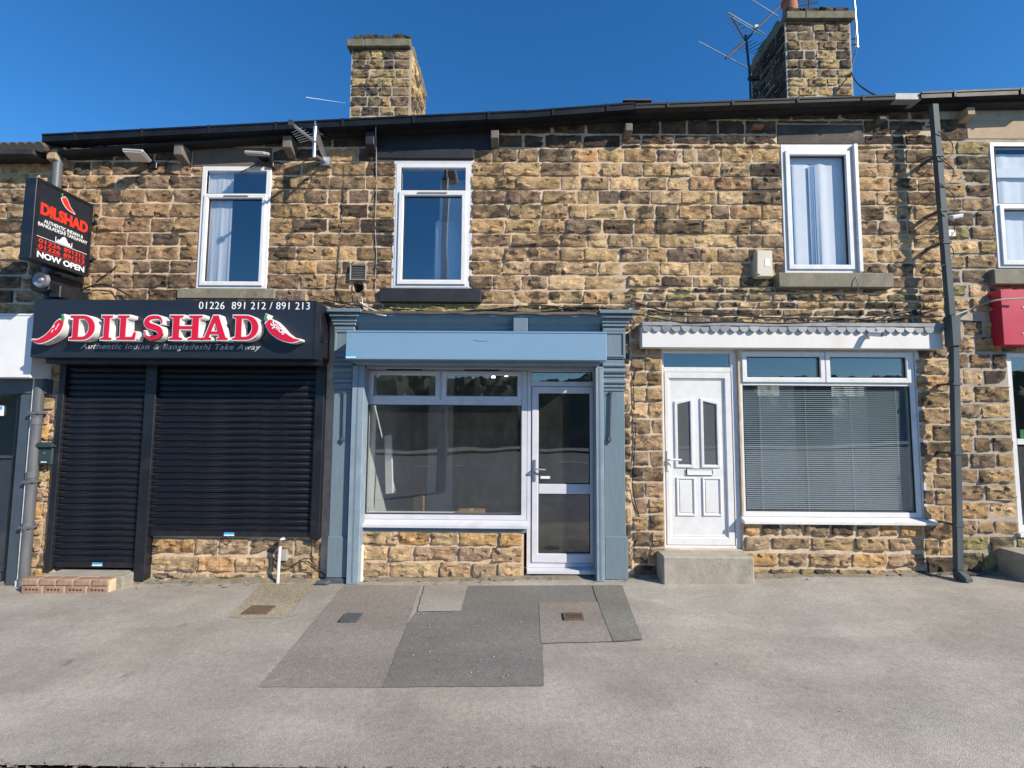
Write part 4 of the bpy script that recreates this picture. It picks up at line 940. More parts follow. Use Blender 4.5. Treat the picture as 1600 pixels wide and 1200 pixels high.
def chilli(cl, ws, stem, nm):
    """cl in photo pixels on the letter plane"""
    o0 = wp(cl[0][0],cl[0][1],YL)
    cv = [( wp(x,y,YL).x-o0.x, wp(x,y,YL).z-o0.z) for x,y in cl]
    s = (wp(300,500,YL)-wp(301,500,YL)).length
    P = stroke(cv, [q*s for q in ws])
    body = stand(curve_mesh([P], .010, .045), (o0.x,YF-.046,o0.z), sg, 'chilli', 'letter_white')
    stand(curve_mesh([P], -.001, .004), (o0.x,YF-.0935,o0.z), body, 'chilli_face', 'red')
    cs = [( wp(x,y,YL).x-o0.x, wp(x,y,YL).z-o0.z) for x,y in stem]
    Q = stroke(cs, [3*s, 3.4*s, 5*s]); stand(curve_mesh([Q], .006, .045), (o0.x,YF-.047,o0.z), body, 'stalk', 'letter_white')
    stand(curve_mesh([Q], 0, .004), (o0.x,YF-.0945,o0.z), body, 'stalk_face', 'print_green')
    return body, o0, s
c, o0, s = chilli([(96,501),(92,507),(86,517),(74,527),(60,533),(50,531)], [8,13,14,10,6,1], [(98,492),(99,497),(97,501)], 'l')
for i, (x, y) in enumerate(((93,506),(90,511),(86,508),(84,515))):
    p = wp(x,y,YL); Q = stroke([(0,0),(-1.6*s,-3*s),(-2.2*s,-5*s)],[.3*s,1.1*s,.3*s]); stand(curve_mesh([Q],0,.002),(p.x,YF-.1015,p.z),c,'highlight','print_white')
c, o0, s = chilli([(418,502),(423,507),(431,516),(442,525),(456,531),(468,531)], [9,15,17,13,7,1], [(417,491),(415,496),(417,501)], 'r')
me = fit(text_mesh('Spice', .1, .002, .0015), w_=27*s); p = wp(420.5,505.5,YL); o = stand(me,(p.x,YF-.1010,p.z-4*s),c,'lettering','print_white'); o.rotation_euler = (0,R(38),0)
p = wp(311,483,YF); q = wp(484,483,YF); me = fit(text_mesh('01226  891 212 / 891 213', .1, -.0006, .002, spacing=1.08), w_=q.x-p.x, h_=.078); stand(me,(p.x,YF-.003,p.z),sg,'phone_number','print_white')
p = wp(126,546,YF); q = wp(407,546,YF); me = fit(text_mesh('Authentic Indian & Bangladeshi Take Away', .1, .0004, .002, shear=.3, spacing=1.12), w_=q.x-p.x, h_=.075); stand(me,(p.x,YF-.003,p.z-.012),sg,'tagline','print_grey')

# --- projecting light box
ax = wp(150,370,-.10).x
yb, yf = -.12, -.74
zt, zb_ = wp(57,277,yf).z, wp(49,404,yf).z
ps = thing('projecting_sign', (ax,yb,(zt+zb_)/2), 'black double-sided lightbox sign projecting from the wall above the takeaway', 'sign')
tk = wp(34,340,yf).x; ax2 = wp(53.5,340,yf).x
MB().box(tk,ax2,yf,yb,zb_,zt).build('sign_case', M['black_metal'], ps, bevel=.008)
fr = MB()
for (a,b,c,d) in ((yf,yb,zb_,zb_+.028),(yf,yb,zt-.028,zt),(yf,yf+.028,zb_+.028,zt-.028),(yb-.028,yb,zb_+.028,zt-.028)): fr.box(ax2+.0005,ax2+.012,a,b,c,d)
fr.build('sign_rim', M['black_metal'], ps)
fc = MB().box(ax2+.001,ax2+.005,yf+.03,yb-.03,zb_+.03,zt-.03).build('sign_face', M['sign_black'], ps)
SW, SH = (yb-yf), (zt-zb_); fx = ax2+.006
def face_text(body, u0, u1, v0, v1, mat, bold=.002, name='lettering'):
    """u along the sign from the street end, v from the bottom, as fractions"""
    me = fit(text_mesh(body,.1,bold,.0012), (u1-u0)*SW, (v1-v0)*SH); stand(me,(fx,yf+u0*SW,zb_+v0*SH),fc,name,mat,R(90))
face_text('DILSHAD', .08,.93,.575,.725,'print_red',.005)
face_text('AUTHENTIC INDIAN &', .15,.85,.485,.53,'print_white',.0004)
face_text('BANGLADESHI TAKEAWAY', .06,.94,.43,.475,'print_white',.0004)
for v_, n_ in ((.225,'891212'),(.155,'891213')):
    face_text('01226', .09,.46,v_,v_+.055,'print_red',.0015); face_text(n_, .52,.91,v_,v_+.055,'print_red',.0015)
face_text('NOW OPEN', .08,.92,.045,.12,'print_white',.003)
for v, m_, h in ((.30,'print_white',.005),(.137,'print_red',.005)): MB().box(fx-.001,fx+.001,yf+.05*SW,yf+.95*SW,zb_+v*SH-h/2,zb_+v*SH+h/2).build('rule_line', M[m_], fc)
# white domed palace silhouette
dm = [(.36,.31),(.36,.37),(.365,.375),(.37,.37),(.37,.325),(.40,.325),(.40,.35),(.44,.35),(.445,.365),(.46,.37)] 
dome = [(.46,.37)]+[(.51+.05*math.cos(R(a)),.375+.03*math.sin(R(a))) for a in range(180,89,-18)]+[(.51,.415)]+[(.51+.05*math.cos(R(a)),.375+.03*math.sin(R(a))) for a in range(72,-1,-18)]
half = [(1.02-x,y) for x,y in dm[::-1]]
P = [((u)*SW, v*SH) for u, v in dm+dome+half]
stand(curve_mesh([P],0,.0012),(fx,yf,zb_),fc,'palace_emblem','print_white',R(90))
cl = [(.44,.905),(.47,.875),(.54,.81),(.66,.765)]; P = stroke([(u*SW,v*SH) for u,v in cl],[.045,.065,.05,.004])
stand(curve_mesh([P],.006,.001),(fx,yf,zb_),fc,'chilli_emblem','print_white',R(90)); stand(curve_mesh([P],0,.001),(fx+.0015,yf,zb_),fc,'chilli_emblem','print_red',R(90))
P = stroke([(.425*SW,.955*SH),(.415*SW,.93*SH),(.435*SW,.91*SH)],[.012,.014,.035]); stand(curve_mesh([P],0,.001),(fx+.0015,yf,zb_),fc,'stalk_emblem','print_green',R(90))
for v in (.28,.80):
    MB().box(ax2-.10,ax2-.02,yb,.01,zb_+v*SH-.025,zb_+v*SH+.025).box(ax2-.03,ax2+.02,yb-.0,yb+.025,zb_+v*SH-.03,zb_+v*SH+.03).build('wall_bracket', M['black_metal'], ps, bevel=.003)
# round speaker under it, on a black bracket
c = wp(60,436,-.5)
b = thing('wall_speaker', (c.x,0,c.z), 'black round horn speaker on a bracket below the projecting lightbox sign', 'speaker')
MB().box(c.x-.18,c.x+.02,-.42,.0,c.z-.10,c.z+.10).build('housing', M['black_metal'], b, bevel=.02)
MB().lathe([(.0,.0),(.07,-.0),(.085,-.02),(.075,-.05),(.03,-.035),(.022,-.05),(0,-.055)], (c.x,-.44,c.z), 20, 'y').build('horn', M['steel_dull'], b, smooth=40)
MB().box(c.x-.02,c.x+.10,-.36,-.0,c.z-.16,c.z-.02).build('bracket', M['black_metal'], b, bevel=.01)

# --- brick step
p0, p1 = gp(33,927), gp(167,927)
yfs = (p0.y+p1.y)/2; sx_0, sx_1 = p0.x, p1.x
ztp = zl - .01; gl = gz((sx_0+sx_1)/2, yfs)
st = thing('brick_step', ((sx_0+sx_1)/2, yfs, gl), 'low brick doorstep with perforated bricks in front of the narrow shutter', 'step')
pf = wp(98,905,yfs).z
MB().box(sx_0+.11, wp(212,900,-.05).x, yfs+.105, .02, gl-.05, pf-.002).build('tread', M['concrete'], st, bevel=.008)
n = 4; bw = (sx_1-sx_0)/n
for k in range(n):
    a = sx_0+k*bw+.005; bb = sx_0+(k+1)*bw-.005
    MB().box(a, bb, yfs+.004, yfs+.102, gl-.01, gl+(pf-gl)*.50-.004).build('brick', M['brick'], st, bevel=.006)
    for q in range(4): MB().lathe([(.0,0),(.011,0),(.011,-.003),(0,-.003)], ((a+bb)/2+(q-1.5)*.036, yfs+.0035, gl+(pf-gl)*.24),10,'y').build('core_hole', M['hole'], st)
n = 5; bw = (sx_1-sx_0)/n
for k in range(n):
    o = MB().box(sx_0+k*bw+.005, sx_0+(k+1)*bw-.005, yfs-.004+rng.uniform(-.004,.004), yfs+.10, gl+(pf-gl)*.52, pf+rng.uniform(-.004,.003)).build('brick', M['brick'], st, bevel=.009)
m_ = MB(); m_.box(sx_0+.004,sx_1-.004,yfs+.012,yfs+.1,gl-.02,pf-.014); m_.build('mortar_bed', MORTAR['buff'], st)

# --- letter box, gas pipes
c = wp(75,708,-.06); lb = thing('letter_box', (c.x,0,c.z), 'small dark green wall letter box beside the narrow shutter', 'letter box')
MB().box(c.x-.085,c.x+.085,-.10,.0,c.z-.125,c.z+.07).build('box', M['green_box'], lb, bevel=.01)
MB().prism([(c.x-.105,c.z+.068),(c.x+.105,c.z+.068),(c.x+.105,c.z+.085),(c.x+.05,c.z+.12),(c.x-.05,c.z+.12),(c.x-.105,c.z+.085)],'y',-.13,.0).build('lid', M['green_box'], lb, bevel=.004)
MB().box(c.x-.03,c.x+.03,-.104,-.10,c.z-.10,c.z-.088).build('name_plate', M['white_plastic'], lb)
MB().lathe([(0,-.006),(.009,-.006),(.009,0)],(c.x,-.10,c.z+.005),10,'y').build('lock', M['alu'], lb)
MB().box(c.x-.06,c.x+.06,-.103,-.10,c.z+.048,c.z+.056).build('flap', M['gasket'], lb)
c = wp(437,870,-.09); gpz = thing('gas_pipe', (c.x,-.09,gz(c.x,-.09)), 'white gas pipe standing at the plinth below the wide shutter', 'pipe')
MB().tube(spline([(c.x+.006,.03,wp(437,846,-.09).z),(c.x+.004,-.05,wp(437,846,-.09).z+.015),(c.x,-.09,wp(437,852,-.09).z),(c.x-.01,-.09,gz(c.x,-.09)-.02)],6), .017, 10).build('pipe_length', M['pipe_white'], gpz, smooth=50)
MB().box(c.x-.05,c.x+.045,-.03,.02,wp(437,868).z-.05,wp(437,868).z+.07).build('wall_plate', M['lamp_grey'], gpz, bevel=.004)
MB().tube([(c.x,-.09,wp(437,848,-.09).z+.03),(c.x,-.09,wp(437,848,-.09).z-.03)],.024,10).build('joint', M['rust'], gpz, smooth=40)
c = wp(565,875,-.06); g5 = thing('gas_pipe', (c.x,-.06,gz(c.x,0)), 'short white pipe stub rising beside the blue shutter rail', 'pipe')
MB().tube([(c.x,-.06,wp(565,853,-.06).z),(c.x,-.06,gz(c.x,-.06)+.03)],.020,10).build('pipe_length', M['pipe_white'], g5, smooth=50)
MB().tube([(c.x,-.06,wp(565,853,-.06).z+.01),(c.x,-.06,wp(565,858,-.06).z)],.026,10).build('cap', M['pipe_white'], g5, smooth=40)
MB().tube([(c.x,-.06,gz(c.x,-.06)+.05),(c.x,-.06,gz(c.x,-.06)-.01)],.026,10).build('joint', M['pipe_white'], g5, smooth=40)

# ================================================================== BLUE SHOPFRONT
YQ = -.10
sf = thing('shopfront', ((SHOPO[0]+SHOPO[1])/2,0,gz(-.5,0)), 'blue-grey painted timber shopfront with open roller shutter box above window and door', 'shopfront')
def pil(x0, x1, z0, z1, panel=True):
    p = MB().box(x0,x1,YQ,.02,z0,z1).build('pilaster', M['blue'], sf, bevel=.006)
    return p
lx0_, lx1_ = wp(517,740,YQ).x, wp(546,740,YQ).x
px0_, px1_ = wp(944,740,YQ).x, wp(974,740,YQ).x
zc0 = wp(530,608,YQ).z
lp = pil(lx0_, lx1_, gz(lx0_,0)+.02, zc0); rp = pil(px0_, px1_+.02, gz(px1_,0)+.03, zc0)
MB().box(lx0_-.02,lx1_+.01,YQ-.03,.0,gz(lx0_,0)-.02,gz(lx0_,0)+.05).build('plinth_block', M['iron'], lp, bevel=.008)
MB().box(px0_-.0,px1_+.04,YQ-.012,.0,gz(px1_,0)+.0,wp(960,838,YQ).z).build('plinth_block', M['blue'], rp, bevel=.006)
MB().box(lx0_-.008,lx1_+.004,YQ-.012,.0,gz(lx0_,0)+.055,wp(530,838,YQ).z).build('plinth_block', M['blue'], lp, bevel=.006)
for (a, b, P) in ((lx0_,lx1_,lp),(px0_,px1_+.02,rp)):      # console brackets: rolls, panel, capital
    cx0, cx1 = a-.01, b+.012
    k = MB()
    for py, rr in ((604,.016),(597,.024),(588,.014),(580,.030),(571,.022)):
        zz_ = wp(950,py,YQ).z; k.tube([(cx0,YQ-.01,zz_),(cx1,YQ-.01,zz_)], rr, 12)
    k.box(cx0+.01,cx1-.01,YQ-.01,.02,zc0,wp(950,562,YQ).z); k.build('console', M['blue'], P, smooth=40)
    ztp_ = wp(950,517,YQ).z; zp0 = wp(950,561,YQ).z
    MB().box(cx0,cx1,YQ-.025,.02,zp0,ztp_).build('console_panel', M['blue'], P, bevel=.004)
    MB().ring(cx0+.012,cx1-.012,zp0+.02,ztp_-.02,.02,YQ-.038,YQ-.025,.003).build('console_moulding', M['blue'], P)
    cap = MB()
    for i, (py, ex) in enumerate(((517,.0),(510,.02),(505,.035),(498,.07),(492,.10))):
        zz_ = wp(950,py,YQ-.05).z; zn = wp(950,(510,505,498,492,486)[i],YQ-.05).z
        cap.box(cx0-ex*.5,cx1+ex,YQ-.03-ex,.02,zz_,zn-.001)
    cap.build('capital', M['blue'], P, bevel=.006)
# cornice between the capitals: cyma moulding
zc_ = lambda py: wp(750,py,YQ-.1).z
cor = [( .02,zc_(519)),(-.06,zc_(519)),(-.06,zc_(511)),(-.075,zc_(510)),(-.08,zc_(506)),(-.115,zc_(503)),(-.15,zc_(499)),(-.165,zc_(495)),(-.19,zc_(494)),(-.19,zc_(490)),(.02,zc_(487))]
MB().prism(cor,'x',lx1_+.03,px0_-.03).build('cornice', M['blue'], sf)
c = wp(813,507,-.16); MB().box(c.x-.08,c.x+.08,-.20,-.05,zc_(518),zc_(496)).build('centre_bracket', M['blue'], sf, bevel=.008)
fl_ = MB(); v = []; n = 60                                                        # lead flashing over the cornice, ragged
for i in range(n+1):
    x = lx0_-.06+(px1_-lx0_+.16)*i/n; dz = .012*noise.noise(Vector((x*5,0,0))); dy = .02*noise.noise(Vector((x*7,3,0)))
    v += [(x,.0,zc_(483)+.02+dz),(x,-.20+dy,zc_(487)+dz),(x,-.215+dy,zc_(491)+dz*1.2),(x,.0,zc_(487.5)+dz*.5)]
fl_.add(v, [f for i in range(n) for f in ((4*i,4*i+4,4*i+5,4*i+1),(4*i+1,4*i+5,4*i+6,4*i+2),(4*i+2,4*i+6,4*i+7,4*i+3))]); fl_.build('lead_flashing', M['lintel_dark'], sf, smooth=50)
YB = -.42
bx0, bx1, bz0, bz1 = wp(540,541,YB).x, wp(948,541,YB).x, wp(744,562.5,YB).z, wp(744,518,YB).z
sb = MB().box(bx0,bx1,YB,-.07,bz0,bz1).build('shutter_box', M['blue_box'], sf, bevel=.006)
MB().box(bx0+.05,bx1-.05,-.30,-.10,bz0-.03,bz0-.001).build('curtain_slot', M['blue_rail'], sb)
MB().box(bx0+.002,bx1-.002,YB-.006,YB+.03,bz1-.012,bz1+.003).build('top_lip', M['blue_box'], sb)
dn = wp(752,532,YB); MB().prism([(dn.x-.085,dn.z+.004),(dn.x-.04,dn.z+.010),(dn.x+.0,dn.z+.004),(dn.x+.06,dn.z+.012),(dn.x+.085,dn.z+.004),(dn.x+.04,dn.z-.008),(dn.x-.03,dn.z-.005)],'y',YB-.004,YB+.002).build('dent', M['blue_box'], sb)
sticker(548,557,.10,.032,YB-.001,sb)
YRf = -.16
rails = ((wp(557,730,YRf).x-.075, wp(557,730,YRf).x+.055),(wp(938,740,YRf).x-.045, wp(938,740,YRf).x+.042))
for a, b in rails:
    r_ = MB().box(a,b,YRf,.0,gz(a,YRf)+.003,bz0-.032).build('guide_rail', M['blue_rail'], sf, bevel=.005)
    MB().box((a+b)/2-.008,(a+b)/2+.008,YRf-.003,YRf+.01,gz(a,YRf)+.02,bz0-.05).build('rail_slot', M['blue'], r_)
zz_ = wp(750,574,-.1).z; MB().box(rails[0][1]+.002,rails[1][0]-.002,-.12,-.06,zz_-.02,zz_+.03).build('bottom_bar', M['blue_rail'], sf, bevel=.01)
for (px, P) in ((537.5,lp),(954.5,rp)):
    a, b = wp(px,612,YQ-.02), wp(px-2,692,YQ-.02)
    r_ = MB().tube([(a.x,YQ-.02,a.z),(b.x,YQ-.02,b.z)], .011, 8).build('latch_rod', M['iron'], P, smooth=50)
    MB().box(a.x-.02,a.x+.02,YQ-.03,YQ,a.z-.02,a.z+.0).build('latch_clip', M['iron'], r_, bevel=.003); MB().box(b.x-.022,b.x+.022,YQ-.035,YQ,b.z+.02,b.z+.06).build('latch_clip', M['iron'], r_, bevel=.003)
# window
YW = .06
wx0, wx1 = wp(569,700,YW).x, wp(823,700,YW).x
wz0, wz1 = wp(700,812,YW).z, wp(700,573,YW).z
zt_ = wp(700,627,YW).z
xm = wp(689,603,YW).x
fw = MB().ring(wx0,wx1,wz0,wz1,(.035,.065,.06,.07),YW,YW+.07).build('window', M['upvc_grey'], sf)
MB().box(wx0+.035,wx1-.065,YW+.003,YW+.06,zt_-.045,zt_+.02).build('transom', M['upvc_grey'], fw, bevel=.004)
MB().box(xm-.025,xm+.025,YW+.003,YW+.06,zt_+.02,wz1-.07).build('mullion', M['upvc_grey'], fw, bevel=.004)
for a, b in ((wx0+.03,xm-.012),(xm+.012,wx1-.06)):
    s_ = MB().ring(a,b,zt_+.012,wz1-.05,.05,YW-.016,YW+.035,.006).build('vent_sash', M['upvc_grey'], fw)
    MB().box(a+.046,b-.046,YW+.012,YW+.018,zt_+.058,wz1-.096).build('pane', GLASS_SHOP, fw)
    MB().box((a+b)/2-.2,(a+b)/2+.2,YW-.02,YW-.002,wz1-.045,wz1-.028).build('trickle_vent', M['gasket'], fw)
    MB().box((a+b)/2-.012,(a+b)/2+.012,YW+.04,YW+.07,zt_+.01,zt_+.09).build('stay_handle', M['upvc'], fw)
MB().box(wx0+.03,wx1-.06,YW+.02,YW+.026,wz0+.055,zt_-.042).build('pane', GLASS_SHOP, fw)
MB().ring(wx0+.033,wx1-.063,wz0+.058,zt_-.043,.008,YW-.002,YW+.02,.001).build('gasket', M['gasket'], fw)
MB().prism([(YW-.002,wz0-.002),(YW+.07,wz0-.002),(YW+.07,wz0-.05),(-.075,wz0-.062),(-.075,wz0-.035)],'x',wx0-.02,wx1+.004).build('sill', M['upvc_grey'], fw)
MB().box(wx0-.03,wx1+.0,-.03,YW+.06,wz0-.115,wz0-.064).build('sub_sill', M['blue'], fw)
# door
dx0, dx1 = wx1+.004, wp(932,750,YW).x
dz0, dz1 = wp(880,887,YW).z, wz1
zf_ = wp(880,600,YW).z
df = MB().ring(dx0,dx1,dz0,dz1,(.05,.03,.05,.05),YW,YW+.07).build('door', M['upvc_grey'], sf)
MB().box(dx0+.05,dx1-.03,YW+.002,YW+.06,zf_-.03,zf_+.028).build('transom', M['upvc_grey'], df, bevel=.004)
MB().box(dx0+.048,dx1-.03,YW+.02,YW+.026,zf_+.026,dz1-.048).build('pane', GLASS_SHOP, df)
lx_0, lx_1, lz0, lz1 = dx0+.055, dx1-.034, dz0+.055, zf_-.034
lf = MB().ring(lx_0,lx_1,lz0,lz1,(.075,.04,.10,.075),YW-.012,YW+.045,.007).build('door_leaf', M['upvc_grey'], df)
zm_ = wp(880,764,YW).z
MB().box(lx_0+.075,lx_1-.04,YW-.010,YW+.04,zm_-.055,zm_+.055).build('mid_rail', M['upvc_grey'], df, bevel=.005)
MB().box(lx_0+.072,lx_1-.038,YW+.012,YW+.018,zm_+.053,lz1-.072).build('pane', GLASS_SHOP, df)
MB().box(lx_0+.072,lx_1-.038,YW+.012,YW+.018,lz0+.096,zm_-.053).build('pane', GLASS_SHOP, df)
for c0, c1_ in ((zm_+.055,lz1-.075),(lz0+.10,zm_-.055)): MB().ring(lx_0+.074,lx_1-.039,c0,c1_,.007,YW-.006,YW+.012,.001).build('gasket', M['gasket'], df)
MB().box(dx0-.0,dx1+.02,-.04,YW+.07,dz0-.04,dz0-.001).build('threshold', M['upvc_grey'], df, bevel=.004)
hx = lx_0+.03; hz = wp(836,735,YW).z
MB().box(hx-.014,hx+.014,YW-.024,YW-.011,hz-.12,hz+.12).build('handle_plate', M['steel_dull'], df, bevel=.004)
MB().tube(spline([(hx,YW-.02,hz+.02),(hx,YW-.06,hz+.02),(hx+.03,YW-.065,hz+.02),(hx+.12,YW-.06,hz+.015)],5), .010, 8).build('handle', M['alu'], df, smooth=50)
c = wp(853,746,YW); MB().box(c.x-.06,c.x+.045,YW-.013,YW-.010,c.z-.012,c.z+.016).build('notice_sticker', M['print_white'], df)
MB().box(dx0-.002,dx0+.05,-.0,YW-.002,gz(.2,0),dz0-.042).build('post_foot', M['upvc_grey'], df)
# inside of the shop
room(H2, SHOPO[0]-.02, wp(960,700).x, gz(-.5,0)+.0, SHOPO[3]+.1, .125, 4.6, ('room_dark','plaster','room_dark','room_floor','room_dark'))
x = wp(640,700,1.6).x
part = MB().box(SHOPO[0]+.35,SHOPO[0]+.75,2.3,2.4,gz(0,0),SHOPO[3]).build('partition_wall', M['plaster'], H2)
c = wp(600,720,.5); bd = MB().box(-.06,.06,-.012,.012,-.36,.36).build('board', M['letter_white'], bevel=.005, origin=(0,0,0)); bd.location = (c.x+.03,.62,c.z-.05); bd.rotation_euler = (R(-6),R(-10),R(-30)); tag(bd,'white board leaning against the left side inside the empty shop window','board')
for px, py, Y, w_, d_, h_, lab in ((737,800,.26,.30,.18,.05,'flat orange cardboard box lying on the sill inside the empty shop window'),(655,785,1.2,.12,.15,.16,'small brown box standing in the dim empty shop')):
    c = wp(px,py,Y); tb = thing('cardboard_box', (c.x,Y,c.z), lab, 'box')
    MB().box(c.x-w_/2,c.x+w_/2,Y-d_/2,Y+d_/2,c.z-(h_/2 if w_>.25 else .9),c.z+h_/2).build('carton', M['card'], tb, bevel=.004)
    MB().box(c.x-.02,c.x+.02,Y-d_/2-.001,Y+d_/2,c.z+h_/2,c.z+h_/2+.002).build('tape', M['cream'], tb)
MB().box(SHOPO[0]+.02,wx1,.13,.42,wz0-.02,wz0+.02).build('window_board', M['curtain'], H2)
for i, (px, py, Y, lab) in enumerate(((771,591,2.2,'left lit pendant lamp behind the small vent light'),(791,589,2.6,'right lit pendant lamp behind the small vent light'))):
    c = wp(px,py,Y); pl = thing('pendant_lamp', (c.x,Y,c.z), lab+' of the blue shopfront', 'lamp', 'pendant lamps in the empty shop')
    MB().tube([(c.x,Y,c.z+.05),(c.x,Y,SHOPO[3]+.1)],.006,6).build('flex', M['white_plastic'], pl)
    MB().lathe([(.0,-.09),(.05,-.07),(.085,-.02),(.09,.0),(.085,.0),(.05,-.06)], c, 14).build('lamp_shade', M['lamp_glass'], pl, smooth=50)
    MB().lathe([(0,-.03),(.022,-.02),(.03,.0),(.022,.03),(0,.04)], c, 10).build('bulb', M['bulb'], pl, smooth=60)
# framed pair of pictures seen through the door
c = wp(880,648,3.9); pf_ = thing('picture_frame', (c.x,3.9,c.z), 'small twin wooden frame on the back wall seen through the shop door glass', 'frame')
MB().ring(c.x-.17,c.x+.0,c.z-.1,c.z+.1,.016,4.55,4.58,.003).build('frame', M['card'], pf_); MB().ring(c.x+.01,c.x+.18,c.z-.1,c.z+.1,.016,4.55,4.58,.003).build('frame', M['card'], pf_)

# ================================================================== RIGHT HOUSE: door, window, canopy, step
YD = .02
x0,x1,z0,z1 = DOOR3
zf = wp(1090,578,YD).z
d3 = MB().ring(x0,x1,z0,z1,(.03,.07,.035,.04),YD,YD+.08).build('door', M['upvc'], H3)
MB().box(x0+.03,x1-.07,YD+.002,YD+.07,zf-.025,zf+.03).build('transom', M['upvc'], d3, bevel=.004)
MB().box(x0+.028,x1-.068,YD+.03,YD+.036,zf+.028,z1-.038).build('pane', GLASS, d3)
a,b,c0,e = x0+.035, x1-.075, z0+.04, zf-.03
lf = MB().box(a,b,YD+.02,YD+.06,c0,e).build('door_leaf', M['upvc'], d3, bevel=.003)
MB().ring(a-.002,b+.002,c0-.002,e+.002,(.05,.075,.085,.075),YD-.004,YD+.022,.008).build('door_rail', M['upvc'], d3)
MB().ring(b+.003,b+.006,c0,e,.002,YD+.0,YD+.03,.0005).build('seal', M['gasket'], d3)
MB().ring(a+.05,b-.075,c0+.085,e-.075,.012,YD+.012,YD+.022,.004).build('moulding', M['upvc'], d3)
YM = YD+.02
for l, r_, lg, rg, side in ((1053.5,1083,1063,1076,1),(1094,1124,1102,1116,-1)):
    q0,q1 = wp(l,670,YM).x, wp(r_,670,YM).x; zt_,zb_ = wp(1090,622,YM).z, wp(1090,731,YM).z
    drop = .035
    def pent(i):   # angled-top outline inset by i
        A = (q0+i,zb_+i); B = (q1-i,zb_+i); tl_, tr_ = (zt_-drop-i*1.1, zt_-i*1.1) if side>0 else (zt_-i*1.1, zt_-drop-i*1.1)
        return [A,B,(q1-i,tr_),(q0+i,tl_)]
    mb = MB(); L_ = [(pent(0),YM),(pent(.006),YM-.016),(pent(.028),YM-.016),(pent(.036),YM-.004)]
    vv = [(p[0],y,p[1]) for P,y in L_ for p in P]; ff = [(4*k+i,4*k+(i+1)%4,4*k+4+(i+1)%4,4*k+4+i) for k in range(3) for i in range(4)]
    mb.add(vv, ff); mb.build('glazing_bead', M['upvc'], d3)
    mb = MB(); P = pent(.036); mb.prism([(p[0],p[1]) for p in P],'y',YM-.005,YM+.0); mb.build('pane', GLASS, d3)
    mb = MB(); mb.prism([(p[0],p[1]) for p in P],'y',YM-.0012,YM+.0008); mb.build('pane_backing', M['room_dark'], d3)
for l, r_ in ((1057,1086),(1097.5,1127)):
    q0,q1 = wp(l,776,YM).x, wp(r_,776,YM).x; zt_,zb_ = wp(1090,746,YM).z, wp(1090,806,YM).z
    MB().ring(q0,q1,zb_,zt_,.026,YM-.014,YM+.004,.008).build('panel_moulding', M['upvc'], d3)
    MB().box(q0+.034,q1-.034,YM-.006,YM+.002,zb_+.034,zt_-.034).build('panel', M['upvc'], d3, bevel=.004)
q0,q1 = wp(1073,738,YM).x, wp(1114,738,YM).x; zt_,zb_ = wp(1090,732.5,YM).z, wp(1090,742,YM).z
MB().ring(q0,q1,zb_,zt_,.01,YM-.02,YM+.002,.003).build('letter_plate', M['upvc'], d3); MB().box(q0+.011,q1-.011,YM-.012,YM,zb_+.011,zt_-.011).build('letter_flap', M['white_plastic'], d3)
MB().ring(q0-.005,q1+.005,zb_-.005,zt_+.005,.005,YM-.003,YM+.002,.001).build('seal', M['gasket'], d3)
hx = wp(1043,720,YD).x+.005; hz = wp(1043,718,YD).z
MB().box(hx-.016,hx+.016,YD-.016,YD-.003,hz-.13,hz+.10).build('handle_plate', M['white_plastic'], d3, bevel=.005)
MB().tube(spline([(hx,YD-.012,hz),(hx,YD-.055,hz),(hx+.03,YD-.06,hz+.004),(hx+.13,YD-.055,hz)],5), .0105, 8).build('handle', M['white_plastic'], d3, smooth=50)
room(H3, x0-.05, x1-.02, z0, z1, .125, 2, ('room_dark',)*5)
# wide window
x0,x1,z0,z1 = WIN3; YN = -.01
w_ = MB().ring(x0,x1,z0,z1,(.03,.065,.06,.035),YN,YN+.07).build('window', M['upvc'], H3)
zt_ = wp(1290,599,YN).z
MB().box(x0+.03,x1-.065,YN+.002,YN+.06,zt_-.028,zt_+.02).build('transom', M['upvc'], w_, bevel=.004)
xm = wp(1288,575,YN).x
MB().box(xm-.02,xm+.02,YN+.002,YN+.06,zt_+.02,z1-.035).build('mullion', M['upvc'], w_)
for a, b in ((x0+.02,xm-.004),(xm+.004,x1-.05)):
    MB().ring(a,b,zt_+.008,z1-.02,.058,YN-.02,YN+.03,.008).build('vent_sash', M['upvc'], w_)
    MB().box(a+.052,b-.052,YN+.01,YN+.016,zt_+.06,z1-.072).build('pane', GLASS, w_)
    MB().ring(a+.055,b-.055,zt_+.063,z1-.075,.006,YN-.012,YN+.01,.001).build('gasket', M['gasket'], w_)
MB().box(x0+.026,x1-.06,YN+.02,YN+.026,z0+.055,zt_-.024).build('pane', GLASS, w_)
MB().ring(x0+.029,x1-.063,z0+.058,zt_-.027,.007,YN+.002,YN+.02,.001).build('gasket', M['gasket'], w_)
MB().prism([(YN-.002,z0-.002),(YN+.07,z0-.002),(YN+.07,z0-.05),(-.09,z0-.062),(-.09,z0-.034)],'x',x0-.03,x1+.10).build('sill', M['upvc'], w_)
MB().box(x1+.001,x1+.05,-.02,YN+.05,z0,z1).build('jamb_trim', M['upvc_grey'], w_)
room(H3, x0-.02, x1+.1, z0-.3, z1+.1, .125, 2.8, ('room_mid',)*5)
bl = thing('venetian_blind', ((x0+x1)/2,.04,z0), 'grey venetian blind lowered behind the wide window beside the white door', 'blind')
mb = MB(); zz_ = zt_-.03
